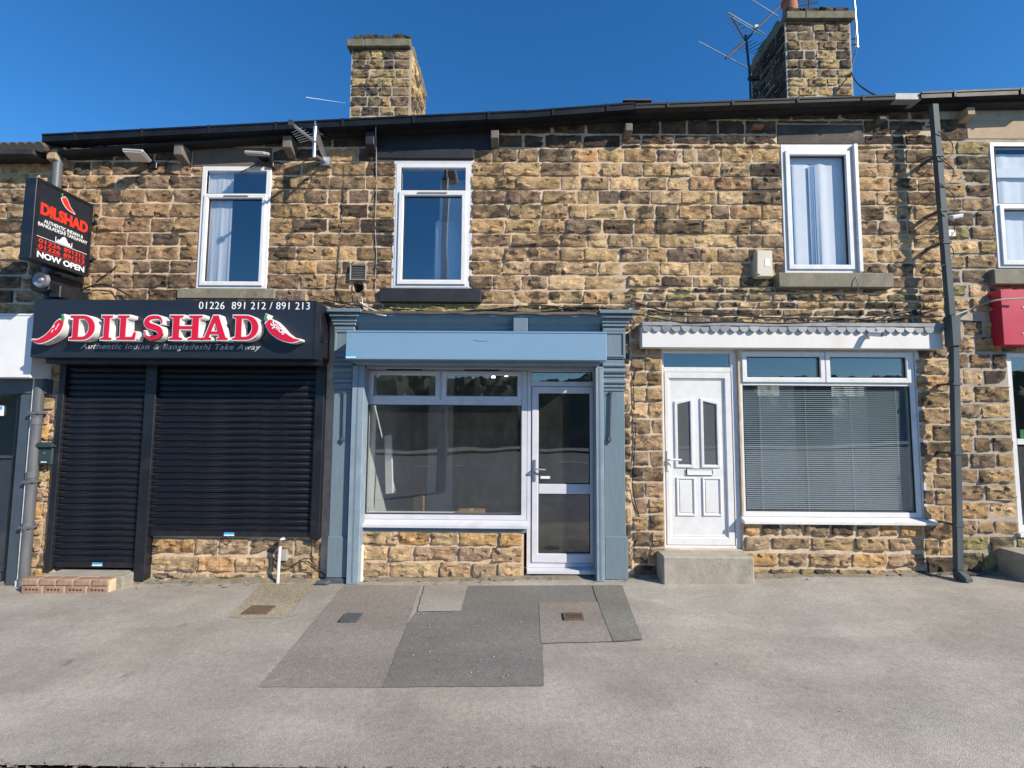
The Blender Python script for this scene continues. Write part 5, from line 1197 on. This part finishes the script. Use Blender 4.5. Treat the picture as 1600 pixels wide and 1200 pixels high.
while zz_ > z0+.07:
    yb_ = .040
    for sgn in (0,):
        a0 = R(38); hw = .0125
        mb.add([(x0+.04,yb_-hw*math.cos(a0),zz_-hw*math.sin(a0)),(x1-.08,yb_-hw*math.cos(a0),zz_-hw*math.sin(a0)),(x1-.08,yb_,zz_+.0015),(x0+.04,yb_,zz_+.0015),(x1-.08,yb_+hw*math.cos(a0),zz_+hw*math.sin(a0)),(x0+.04,yb_+hw*math.cos(a0),zz_+hw*math.sin(a0))],[(0,1,2,3),(3,2,4,5)])
    zz_ -= .0225
tag(mb.build('slat', M['blind'], bl), kind='stuff')
for t_ in (.12,.38,.64,.9): MB().box(x0+(x1-x0)*t_-.0008,x0+(x1-x0)*t_+.0008,  .024,.026,z0+.06,zt_).build('ladder_cord', M['curtain'], bl)
MB().box(x0+.04,x1-.08,.028,.052,z0+.045,z0+.062).build('bottom_rail', M['blind'], bl)
curtain('curtain', x0+.3, x0+.72, z0+.05, zt_, .20, 'curtain', 'pale curtain hanging behind the venetian blind, left of its middle', 4, .02)
curtain('curtain', x0+1.15, x0+1.55, z0+.05, zt_, .20, 'curtain', 'pale curtain hanging behind the venetian blind, right of its middle', 4, .02)
# canopy
YC = -.14
cx0, cx1 = wp(1003,527,YC).x, wp(1473,527,YC).x; cz0, cz1 = wp(1240,544,YC).z, wp(1240,511,YC).z
cn = thing('canopy', ((cx0+cx1)/2,0,cz0), 'long white boarded canopy with scalloped lead edge over the white door and window', 'canopy')
MB().box(cx0,cx1,YC,.0,cz0,cz1).build('fascia_board', M['canopy_white'], cn, bevel=.004)
MB().box(cx0-.006,cx1+.01,YC-.03,.02,cz1+.001,cz1+.045).build('lead_top', M['lead'], cn, bevel=.006)
n = 31; sw = (cx1-cx0)/n; sm = None
prof = [(-.5*sw,.012)]+[(-.5*sw+sw*(1-math.cos(R(a)))/2*1.0, -.060*math.sin(R(a))) for a in range(0,181,18)]+[(.5*sw,.012)]
for k in range(n):
    loc = (cx0+(k+.5)*sw, YC-.012+rng.uniform(-.006,.004), cz1-.004)
    if sm is None: o = MB().prism(prof,'y',-.008,.004).build('scallop', M['lead'], cn, origin=(0,0,0)); sm = o.data; o.location = Vector(loc)-WLOC[cn.name]
    else: o = place('scallop', sm, loc, cn)
    o.rotation_euler = (rng.gauss(-.10,.09),0,rng.gauss(0,.03))
# bullet camera on the canopy
c = wp(1360,524,YC); cm = thing('security_camera', (c.x,YC,c.z), 'small bullet security camera mounted on the white canopy', 'camera')
MB().lathe([(0,-.012),(.03,-.012),(.03,0)],(c.x-.01,YC,c.z),14,'y').build('mount', M['white_plastic'], cm, smooth=40)
MB().tube([(c.x-.01,YC-.01,c.z),(c.x-.01,YC-.05,c.z+.0)],.010,8).build('arm', M['white_plastic'], cm)
MB().tube([(c.x-.04,YC-.035,c.z+.012),(c.x+.025,YC-.13,c.z-.012)],.028,14).build('body', M['white_plastic'], cm, smooth=40)
MB().tube([(c.x+.0255,YC-.1305,c.z-.0122),(c.x+.029,YC-.135,c.z-.013)],.026,14).build('lens', M['gasket'], cm, smooth=40)
# concrete step
YT = -.26
x0, x1 = wp(1036,885,YT).x, wp(1179,890,YT).x
sp_ = MB(); zt_ = wp(1110,868,YT+.05).z
sp_.box(x0,x1,YT,.03,gz(x0,YT)-.03,zt_)
o = sp_.build('doorstep', M['concrete'], bevel=.014); tag(o, 'weathered concrete doorstep in front of the white door', 'step')
# step at the right edge
xe = wp(1583,880,-.2).x
tag(MB().box(xe,xe+2.2,-.34,.03,gz(xe,0)-.05,wp(1590,862,-.2).z).build('doorstep', M['concrete'], bevel=.014), 'concrete doorstep cut off by the right edge of the picture', 'step')

# ================================================================== NEIGHBOUR SHOPS (edges)
YG = -.26
nx1 = wp(51,540,YG).x; fz0, fz1 = wp(20,590,YG).z, wp(20,493,YG).z
ns = thing('shopfront', (nx1-.5,0,gz(nx1,0)), 'dark blue-grey shopfront with white fascia box at the left edge', 'shopfront')
MB().box(XL-.3,nx1,YG,.0,fz0,fz1).build('fascia', M['white_fascia'], ns, bevel=.006)
MB().box(XL-.3,nx1+.004,YG-.006,.0,fz1+.001,fz1+.02).build('fascia_trim', M['white_plastic'], ns)
zt_ = fz0-.002
MB().box(XL-.3,nx1+.02,-.10,.08,zt_-.16,zt_).build('lintel_board', M['navy'], ns)
pxa, pxb = wp(20,760,-.09).x, wp(41,760,-.09).x
MB().box(pxa,pxb,-.09,.08,gz(pxa,0),zt_-.162).build('pilaster', M['navy'], ns, bevel=.008)
MB().box(pxa-.10,pxa-.003,-.03,.08,gz(pxa,0),zt_-.162).build('door_frame', M['black_metal'], ns, bevel=.005)
MB().box(XL-.3,pxa-.103,.03,.036,gz(pxa,0)+.1,zt_-.162).build('pane', GLASS, ns)
MB().box(XL-.3,pxa-.103,.01,.08,gz(pxa,0),gz(pxa,0)+.1).build('kick_plate', M['navy'], ns)
c = wp(1,640,.02); MB().box(c.x-.2,c.x+.03,.022,.028,c.z-.07,c.z+.05).build('notice', M['print_white'], ns); MB().box(c.x-.2,c.x+.015,.020,.0215,c.z+.0,c.z+.035).build('notice_band', M['sticker'], ns)
MB().box(XL-.3,pxa,.5,.55,gz(pxa,0),zt_).build('back_panel', M['room_dark'], ns)
YK = -.15
rx = wp(1566,500,YK).x; fz0, fz1 = wp(1580,539,YK).z, wp(1580,452,YK).z
rs_ = thing('shopfront', (rx+.5,0,gz(rx,0)), 'white framed shopfront with plain red fascia at the right edge', 'shopfront')
MB().box(rx,XR+.3,YK,.0,fz0,fz1).build('fascia', M['red_fascia'], rs_, bevel=.006)
for py in (480,521): c = wp(1598,py,YK); MB().lathe([(0,-.005),(.010,-.005),(.010,0)],(c.x,YK,c.z),8,'y').build('screw', M['steel_dull'], rs_)
x0,x1,z0,z1 = WIN4
z1 = fz0-.004
MB().ring(x0,x1+.4,z0,z1,(.07,.06,.07,.10),.0,.07).build('window', M['upvc'], rs_)
zt_ = wp(1592,690,.02).z; MB().box(x0+.07,x1+.34,.002,.06,zt_-.03,zt_+.03).build('transom', M['upvc'], rs_)
for a, b in ((z0+.07,zt_-.03),(zt_+.03,z1-.10)): MB().box(x0+.068,x1+.342,.03,.036,a-.002,b+.002).build('pane', GLASS, rs_)
MB().box(x0-.02,x1+.4,-.05,.07,z0-.04,z0-.001).build('sill', M['upvc'], rs_)
c = wp(1596,678,.06); MB().box(c.x-.02,c.x+.3,.05,.055,c.z-.06,c.z+.05).build('poster', M['print_green'], rs_)
room(H4, x0, x1+.4, z0, z1, .125, 2, ('room_dark','curtain','room_dark','room_floor','room_dark'))

# ================================================================== WALL FITTINGS
def floodlight(px, py, label, tilt):
    c = wp(px,py,-.22); t = thing('floodlight', (c.x,0,c.z), label, 'floodlight', 'floodlights on the wall above the takeaway')
    b = MB().box(-.11,.11,-.085,.085,-.018,.022).build('lamp_body', M['lamp_grey'], t, bevel=.012, origin=(0,0,0)); b.location = c - WLOC[t.name]; b.rotation_euler = (R(tilt),0,R(6))
    l = MB().box(-.095,.095,-.072,.072,-.0225,-.0185).build('lens', M['lamp_glass'], b, origin=(0,0,0)); l.location = (0,0,0)
    MB().box(c.x-.06,c.x+.06,-.14,-.0,c.z+.015,c.z+.032).box(c.x+.02,c.x+.10,-.06,.01,c.z-.06,c.z+.014).build('bracket', M['black_metal'], t, bevel=.004)
    return t
floodlight(214,243,'grey floodlight angled down under the gutter, left of the window over the sign',-14)
floodlight(402,240,'grey floodlight tilted up above the window over the takeaway sign',26)
# louvre vent and open duct hole
x0,x1,z0,z1 = VENT
v = thing('wall_vent', ((x0+x1)/2,0,(z0+z1)/2), 'grey louvred vent cover on the wall left of the middle window', 'vent')
MB().ring(x0,x1,z0,z1,.014,-.06,.01,.004).build('cover', M['vent'], v)
lm = None
for k in range(8):
    z = z0+.022+k*(z1-z0-.04)/7.5
    if lm is None: o = MB().prism([(-.05,-.008),(-.052,-.004),(-.02,.012),(-.018,.008)],'x',-(x1-x0)/2+.013,(x1-x0)/2-.013).build('louvre', M['vent'], v, origin=(0,0,0)); lm = o.data; o.location = Vector(((x0+x1)/2,0,z))-WLOC[v.name]
    else: place('louvre', lm, ((x0+x1)/2,0,z), v)
c = wp(560.5,450,0)
MB().lathe([(.062,.10),(.062,-.024),(.072,-.026),(.078,.012)],(c.x,0,c.z),20,'y').build('duct_hole', M['lintel'], H2, smooth=40); MB().lathe([(0,.1),(.062,.1)],(c.x,0,c.z),20,'y').build('duct_back', M['gasket'], H2)
x_,_x,z_,_z = VHOLE
MB().box(x_-.02,_x+.02,.115,.12,z_-.02,_z+.02).build('duct_backing', M['gasket'], H2)
mb = MB(); ringp = [(c.x+.07*math.cos(a*math.pi/8),c.z+.07*math.sin(a*math.pi/8)) for a in range(16)]
# cream alarm box
c = wp(1190,415,-.05); ab = thing('alarm_box', (c.x,0,c.z), 'cream alarm box on the wall left of the single-pane window', 'alarm box')
MB().prism([(c.x-.095,c.z-.15),(c.x+.09,c.z-.15),(c.x+.095,c.z+.155),(c.x-.085,c.z+.155)],'y',-.115,.0).build('case', M['cream'], ab, bevel=.012)
MB().box(c.x-.0,c.x+.06,-.118,-.1155,c.z-.03,c.z+.06).build('front_vent', M['white_plastic'], ab, bevel=.001)
MB().box(c.x-.09,c.x-.06,-.118,-.1155,c.z-.13,c.z-.115).build('screw_cover', M['gasket'], ab)
# white light and junction box right of the downpipe
c = wp(1489,340,-.08); sl_ = thing('security_light', (c.x,0,c.z), 'small white tilted security light right of the dark drainpipe', 'light')
b = MB().box(-.06,.07,-.04,.04,-.02,.02).build('lamp_body', M['white_plastic'], sl_, bevel=.008, origin=(0,0,0)); b.location = Vector((c.x,-.10,c.z))-WLOC[sl_.name]; b.rotation_euler = (R(20),R(-12),0)
MB().box(c.x-.02,c.x+.02,-.08,.01,c.z-.03,c.z+.02).build('bracket', M['white_plastic'], sl_)
c = wp(1485,365,-.03); jb = thing('junction_box', (c.x,0,c.z), 'small square white junction box below the security light', 'junction box')
MB().box(c.x-.045,c.x+.045,-.05,.01,c.z-.04,c.z+.04).build('case', M['white_plastic'], jb, bevel=.006); MB().box(c.x-.01,c.x+.01,-.052,-.05,c.z-.01,c.z+.01).build('screw_cover', M['lamp_grey'], jb)

# TV aerial on the wall
t = thing('tv_aerial', (wp(491,225,-.3).x,0,wp(491,225,-.3).z), 'silver TV aerial on a wall bracket under the black gutter', 'aerial')
pm = wp(491.5,222,-.34)
MB().tube([(pm.x,-.34,wp(491.5,199,-.34).z),(pm.x,-.34,wp(491.5,246,-.34).z)],.021,12).build('mast', M['alu'], t, smooth=40)
tip = wp(455,193,-.78); bs_ = wp(492,222,-.37)
MB().tube([tip, bs_],.017,4).build('boom', M['alu'], t); d_ = (bs_-tip)
MB().box(tip.x-.022,tip.x+.022,-.80,-.76,tip.z-.028,tip.z+.028).build('boom_cap', M['dark_rod'], t)
em = None
for k in range(6):
    q = tip + d_*(.30+.11*k); L_ = .07+.012*k
    MB().tube([(q.x-L_,q.y,q.z-.035),(q.x+L_*.5,q.y,q.z+.018)],.0035,5).build('element', M['alu'], t)
a, b = wp(500,212,-.26), wp(506,250,-.10)
MB().prism([(-.36,b.z-.02+.16),(-.06,b.z-.02-.0),(-.06,b.z+.10),(-.36,b.z+.30)],'x',b.x-.008,b.x+.004).build('reflector', M['alu'], t)
MB().box(b.x-.05,b.x+.06,-.08,.0,b.z-.05,b.z+.05).build('wall_bracket', M['steel_dull'], t)
MB().tube([(pm.x,-.34,wp(491.5,242,-.34).z),(b.x,-.06,b.z)],.016,6).build('arm', M['steel_dull'], t)
MB().tube([(pm.x,-.34,wp(491.5,206,-.34).z),(b.x+.03,-.03,b.z+.30)],.012,6).build('arm', M['dark_rod'], t)

# aerials on the right chimney
YA = 2.55
def A(px,py,Y=YA): return wp(px,py,Y)
t = thing('tv_aerial', A(1171,160), 'dark many-armed TV aerial on a mast beside the right chimney', 'aerial')
MB().tube([A(1173,162),A(1172,125),A(1166,62),A(1165,54)],.020,8).build('mast', M['dark_rod'], t, smooth=50)
MB().tube([A(1134,91,2.3),A(1164,65),A(1183,44,2.7),A(1232,-4,2.9)],.018,6).build('boom', M['dark_rod'], t)
for (a, b, r_) in (((1092,65),(1170,107),.011),((1138,20),(1196,54),.014),((1140,25),(1192,56),.010),((1172,-2),(1217,26),.011)):
    MB().tube([A(*a),A(*b)],r_,6).build('element', M['alu'], t)
MB().tube([A(1139,20),A(1166,66)],.012,6).build('boom', M['dark_rod'], t)
for k in range(7):
    f = .05+k*.13; q = A(1139,20)+(A(1166,66)-A(1139,20))*f; L_ = .10+.004*k
    MB().tube([q+Vector((-L_,-.03,-.05)),q+Vector((L_,.03,.065))],.0055,5).build('element', M['dark_rod'], t)
for k in range(6):
    q = A(1146+5*k,74+0*k)+(A(1164,90)-A(1146,74))*(k/9); MB().tube([q+Vector((-.0-.03*k*.3,0,-.02)),q+Vector((.26,.0,.15))],.0055,5).build('element', M['dark_rod'], t)
MB().box(A(1181,43).x-.03,A(1181,43).x+.03,YA-.03,YA+.05,A(1181,43).z-.03,A(1181,43).z+.03).build('clamp', M['steel_dull'], t)
MB().box(A(1172,122).x-.03,A(1172,122).x+.16,YA-.02,YA+.03,A(1172,122).z-.03,A(1172,122).z+.03).build('wall_bracket', M['dark_rod'], t)
t2 = thing('tv_aerial', A(1258,14,2.2), 'small grid aerial peeking over the right chimney cap', 'aerial')
MB().tube([A(1262,26,2.2),A(1266,-12,2.2)],.014,6).build('mast', M['dark_rod'], t2)
for k in range(5): MB().tube([A(1246+4*k,6+1.0*k,2.2),A(1262+4*k,-2+k,2.2)],.006,5).build('element', M['dark_rod'], t2)
MB().tube([A(1247,10,2.2),A(1278,4,2.2)],.008,5).build('boom', M['dark_rod'], t2)
t3 = thing('aerial_pole', A(1339,75,1.95), 'slim silver aerial pole bracketed to the right side of the right chimney', 'pole')
MB().tube([A(1333,-14,1.95),A(1339.5,75,1.95)],.022,10).build('mast', M['alu'], t3, smooth=40)
for py in (60,69): MB().tube([A(1338,py,1.95),A(1326,py+2,1.98)],.010,6).build('bracket', M['dark_rod'], t3)

# ================================================================== CABLES
def cable(pts, r, mat, label, cat='cable', group=None, n=8):
    P = [wp(px,py,Y) for px,py,Y in pts]
    o = MB().tube(spline(P,n), r, 6).build('cable', M[mat], smooth=60); return tag(o, label, cat, group)
cable([(588,190,-.23),(587,205,-.19),(588,240,-.06),(588,300,-.035),(586,350,-.035),(588,400,-.035),(586,440,-.035),(588,468,-.03)], .006,'cable_grey','thin grey cable dropping down the wall just left of the middle upper window')
cable([(537,258,-.03),(536,320,-.035),(531,380,-.035),(527,430,-.035),(522,478,-.03)], .005,'cable','thin dark cable hanging down the wall left of the louvred vent')
cable([(505,472,-.06),(540,483,-.05),(600,488,-.04),(680,490,-.05),(760,484,-.04),(840,488,-.05),(910,480,-.04),(985,486,-.05)], .009,'cable','thick black cable running along the top of the blue cornice')
cable([(500,466,-.06),(560,478,-.05),(640,484,-.04),(720,488,-.05),(800,480,-.04),(860,478,-.05),(940,490,-.04),(1000,482,-.05)], .007,'cable','thinner black cable wandering over the blue cornice')
cable([(985,470,-.05),(1040,486,-.05),(1100,489,-.05),(1200,496,-.05),(1300,497,-.05),(1385,500,-.05),(1465,484,-.06)], .008,'cable','black cable sagging across the rubble stones above the white canopy')
cable([(990,490,-.06),(1060,503,-.17),(1140,503,-.17),(1240,505,-.17),(1330,500,-.14),(1400,490,-.06),(1462,478,-.05)], .006,'cable','second black cable lying on the lead top of the white canopy')
cable([(1480,497,-.06),(1520,482,-.05),(1552,470,-.18),(1600,466,-.22)], .011,'cable_grey','pale grey cable rising to the red fascia at the right')
for i, (py, s) in enumerate(((205,1),(245,1.3),(285,1.5),(330,1.6),(370,1.2),(420,1))):
    cable([(1466,py,-.25),(1476,py+8,-.23),(1484+4*s,py+20,-.12),(1484+3*s,py+36,-.16),(1470,py+46,-.25)], .0045,'cable',
      ['top wire loop looping round the dark drainpipe','second wire loop from the top round the dark drainpipe','third wire loop from the top round the dark drainpipe','wire loop round the dark drainpipe beside the security light','wire loop round the dark drainpipe below the junction box','lowest wire loop round the dark drainpipe by the hopper'][i],'cable','wire loops round the drainpipe')
cable([(1338,78,1.95),(1333,95,1.95),(1330,112,1.9),(1340,130,1.5),(1357,143,1.0),(1375,151,.3),(1400,153,-.1)], .010,'cable','thin cable curling from the aerial pole down to the gutter')
cable([(1437,153,-.2),(1455,147,-.15),(1475,144,-.1),(1481,150,-.2)], .007,'cable','short arched wire over the gutter right of the lead flashing')
cable([(1334,428,-.04),(1338,436,-.12),(1341,450,-.12),(1340,462,-.04),(1350,470,-.03)], .005,'cable_grey','pale wire hanging over the stone sill of the single-pane window')
cable([(562,472,-.05),(575,480,-.05),(592,488,-.06),(603,493,-.21),(585,490,-.20),(570,482,-.06),(566,470,-.04),(572,466,-.03)], .006,'pipe_white','tangled white cable offcut on the left end of the blue cornice')
cable([(375,270,-.03),(390,262,-.05),(402,255,-.08),(412,250,-.12)], .006,'cable','short black lead hanging under the right floodlight')
cable([(150,440,-.04),(175,422,-.04),(182,415,-.03)], .006,'cable','short black wire rising from the sign by the projecting lightbox')
cable([(110,462,-.05),(140,448,-.08),(165,445,-.08),(190,455,-.08),(208,466,-.08)], .010,'cable','black cable lying along the top of the large takeaway sign')
cable([(440,848,-.04),(425,868,-.05),(450,885,-.05),(480,872,-.05),(498,890,-.04),(508,900,-.03)], .006,'cable','dark cable trailing along the plinth beside the white gas pipe')
cable([(999,560,-.03),(990,600,-.03),(993,680,-.03),(988,760,-.03),(1000,820,-.03),(985,870,-.03)], .0045,'cable','thin dark wire down the stones between blue shopfront and white door')

# bare mortar smears and a rusty shelf stone under the eaves
c = wp(1183,198,-.06); tag(MB().box(c.x-.06,c.x+.07,-.09,.01,c.z-.02,c.z+.02).build('projecting_stone', M['terracotta'], bevel=.008), 'small orange tile stub sticking out under the eaves above the rough wall', 'tile')

# ================================================================== PAVEMENT DETAILS
def grate(px, py, mat, label, w_=.23, d_=.17, hatch=True):
    c = gp(px,py); z = gz(c.x,c.y)+.016
    t = thing('drain_cover', (c.x,c.y,z), label, 'drain cover', 'small covers in the pavement')
    f = MB()
    for (a,b,e,g_) in ((-w_/2,w_/2,-d_/2,-d_/2+.018),(-w_/2,w_/2,d_/2-.018,d_/2),(-w_/2,-w_/2+.018,-d_/2+.018,d_/2-.018),(w_/2-.018,w_/2,-d_/2+.018,d_/2-.018)): f.box(c.x+a,c.x+b,c.y+e,c.y+g_,z-.012,z+.006)
    f.build('rim', M[mat], t)
    MB().box(c.x-w_/2+.019,c.x+w_/2-.019,c.y-d_/2+.019,c.y+d_/2-.019,z-.012,z-.006).build('base', M['gasket' if hatch else mat], t)
    n = 7; me = None
    for k in range(n):
        x = c.x-w_/2+.03+k*(w_-.06)/(n-1)
        if me is None: o = MB().box(-.006,.006,-d_/2+.02,d_/2-.02,-.006,.004).build('bar', M[mat], t, origin=(0,0,0)); me = o.data; o.location = Vector((x,c.y,z))-WLOC[t.name]
        else: place('bar', me, (x,c.y,z), t)
grate(405,955,'rust','small rusty drain grate in the sandy concrete patch',.22,.16)
grate(549,967.5,'grate_dark','small grey cover in the brown asphalt strip',.15,.16)
grate(896,966,'rust','small rusty cover in the square patch near the shop door',.17,.14)
gm = MB(); r2 = random.Random(5)
for k in range(40):
    if k < 30: px, py = r2.uniform(640,850), r2.uniform(925,1065)
    else: px, py = r2.uniform(60,1560), r2.uniform(925,1180)
    c = gp(px,py); r_ = r2.uniform(.004,.009); z = gz(c.x,c.y)+.0125
    gm.add([(c.x+r_*math.cos(a)*r2.uniform(.7,1.2),c.y+r_*math.sin(a)*r2.uniform(.7,1.2),z) for a in [i*.785 for i in range(8)]]+[(c.x,c.y,z+.003)], [(i,(i+1)%8,8) for i in range(8)])
tag(gm.build('gum_spots', M['gum']), 'pale trodden gum spots scattered over the pavement', 'gum', kind='stuff')
cr = MB()
for k in range(420):
    x = r2.uniform(-5.4,5.6); y = -abs(r2.gauss(.05,.10)); 
    if r2.random() < .12: y -= r2.uniform(0,1.2)
    z = gz(x,y)+.012; s = r2.uniform(.004,.018 if y > -.25 else .008)
    P = [Vector((x,y,z))+Vector((r2.gauss(0,1),r2.gauss(0,1),abs(r2.gauss(0,.6))))*s for _ in range(4)]
    cr.add(P,[(0,1,2),(0,2,3),(0,3,1),(1,3,2)])
tag(cr.build('grit', M['rubble']), 'stone crumbs and grit along the foot of the wall', 'grit', kind='stuff')
km = MB()
for k in range(260):
    x = r2.uniform(-4,2.2); y = ky(x)+r2.gauss(0,.012); z = gz(x,y)+.001; q = r2.uniform(.003,.012)
    P = [Vector((x,y,z))+Vector((r2.gauss(0,1.4),r2.gauss(0,.8),abs(r2.gauss(0,.6))))*q for _ in range(4)]
    km.add(P,[(0,1,2),(0,2,3),(0,3,1),(1,3,2)])
tag(km.build('moss', M['moss_dirt']), 'crumbs and moss caught in the joint along the kerb', 'moss', kind='stuff')
def weed(px, py, n, s, label):
    c = gp(px,py); c.z = gz(c.x,c.y)+.012; mb = MB(); r_ = random.Random(px)
    for k in range(n):
        a = r_.uniform(0,6.28); L_ = s*r_.uniform(.5,1.2); up = r_.uniform(.3,1.1); d = Vector((math.cos(a),math.sin(a)*.7,0)); side = Vector((-d.y,d.x,0))*L_*.22
        b = c + d*L_*r_.uniform(0,.5); m1 = b+d*L_*.5+Vector((0,0,L_*up*.7)); e = b+d*L_+Vector((0,0,L_*up*.6))
        mb.add([b,m1-side,e,m1+side],[(0,1,2,3)])
    tag(mb.build('weed', M['leaf']), label, 'weed', 'weeds at the foot of the wall')
weed(968,903,46,.05,'largest green weed clump at the foot of the blue right pilaster')
weed(1003,900,26,.045,'low weed beside the shadow of the concrete doorstep')
weed(1178,897,22,.04,'small weed in the corner right of the concrete doorstep')
weed(1215,898,18,.03,'low weed below the wide window with the venetian blind')
weed(985,904,18,.03,'tiny weed between blue pilaster and concrete doorstep')
weed(300,912,12,.02,'tiny tuft below the wide black shutter')
# litter by the right downpipe
c = gp(1512,897); tag(MB().prism([(c.x-.16,c.y-.03),(c.x+.05,c.y-.08),(c.x+.17,c.y-.01),(c.x+.02,c.y+.06)],'z',gz(c.x,c.y)+.012,gz(c.x,c.y)+.030).build('broken_slate', M['slate']), 'flat broken slate lying by the foot of the dark drainpipe', 'slate')
c = gp(505,914); tag(MB().prism([(c.x-.07,c.y-.03),(c.x+.05,c.y-.04),(c.x+.08,c.y+.02),(c.x-.03,c.y+.05)],'z',gz(c.x,c.y)+.01,gz(c.x,c.y)+.045).build('stone_chip', M['slate'], bevel=.008), 'dark stone chip at the foot of the blue left pilaster', 'stone')
for i,(px,py) in enumerate(((227,1176),(1126,870+262),(527,1119))): pass

# ================================================================== ACROSS THE ROAD (seen reflected in the windows)
lpz = gz(-1.9,0)-.15
t = thing('lamp_post', (-1.95,-7.2,lpz), 'dark grey lamp post across the kerb, seen reflected in the shop window', 'lamp post')
MB().tube([(-1.95,-7.2,lpz),(-1.95,-7.2,lpz+1.6),(-1.95,-7.2,lpz+1.62),(-1.95,-7.2,lpz+8.5)],[.14,.14,.11,.09],14).build('pole', M['navy'], t, smooth=40)
MB().tube(spline([(-1.95,-7.2,lpz+8.4),(-1.95,-7.3,lpz+8.9),(-1.95,-8.0,lpz+9.1)],5),.045,8).build('arm', M['navy'], t, smooth=50)
MB().box(-2.1,-1.8,-8.6,-7.95,lpz+9.02,lpz+9.18).build('lantern', M['lamp_grey'], t, bevel=.03)
wl = thing('boundary_wall', (0,-27.5,gz(0,0)-.1), 'low dark stone boundary wall on the far side of the road', 'wall')
mb = MB(); mb.add([(-60,-27.6,-1.5),(60,-27.6,.9),(60,-27.3,.9),(-60,-27.3,-1.5),(-60,-27.6,-.2),(60,-27.6,2.2),(60,-27.3,2.2),(-60,-27.3,-.2)],[(0,3,2,1),(4,5,6,7),(0,1,5,4),(1,2,6,5),(2,3,7,6),(3,0,4,7)]); mb.build('masonry', M['lintel_dark'], wl)
wd = MB(); r3 = random.Random(3)
for k in range(150):
    x = -60+120*(k%75)/74+r3.uniform(-1,1); y = -34-r3.uniform(0,6); rr = r3.uniform(2.4,3.6); zc_0 = gz(x,0)+(r3.uniform(.3,.8) if k < 75 else 5.35-rr+r3.uniform(-.35,.25))
    n1, n2 = 22, 15; V = []; 
    for j in range(n2+1):
        for i in range(n1):
            th, ph = math.pi*j/n2, 2*math.pi*i/n1; p = Vector((math.sin(th)*math.cos(ph),math.sin(th)*math.sin(ph),math.cos(th)))
            V.append(Vector((x,y,zc_0))+p*rr*(1+.14*noise.noise(p*2.5+Vector((k,0,0)))+.12*noise.noise(p*8+Vector((k,3,0)))+r3.uniform(-.05,.05)))
    wd.add(V,[(j*n1+i,j*n1+(i+1)%n1,(j+1)*n1+(i+1)%n1,(j+1)*n1+i) for j in range(n2) for i in range(n1)])
tag(wd.build('woodland', M['hedge']), 'dark wooded bank on the far side of the road', 'woodland', kind='stuff')

# contrail in the sky
D = 1500
def skyp(px, py): return CAM + (CM @ Vector(((px-800)/F,(600-py)/F,-1))).normalized()*D
a, b = skyp(478,152), skyp(540,161)
ct = MB(); pts = [a+(b-a)*(i/12) for i in range(13)]; ct.tube(pts,[.75-.05*i for i in range(13)],6)
tag(ct.build('contrail', M['contrail']), 'thin short white contrail left of the left chimney', 'contrail', kind='stuff')
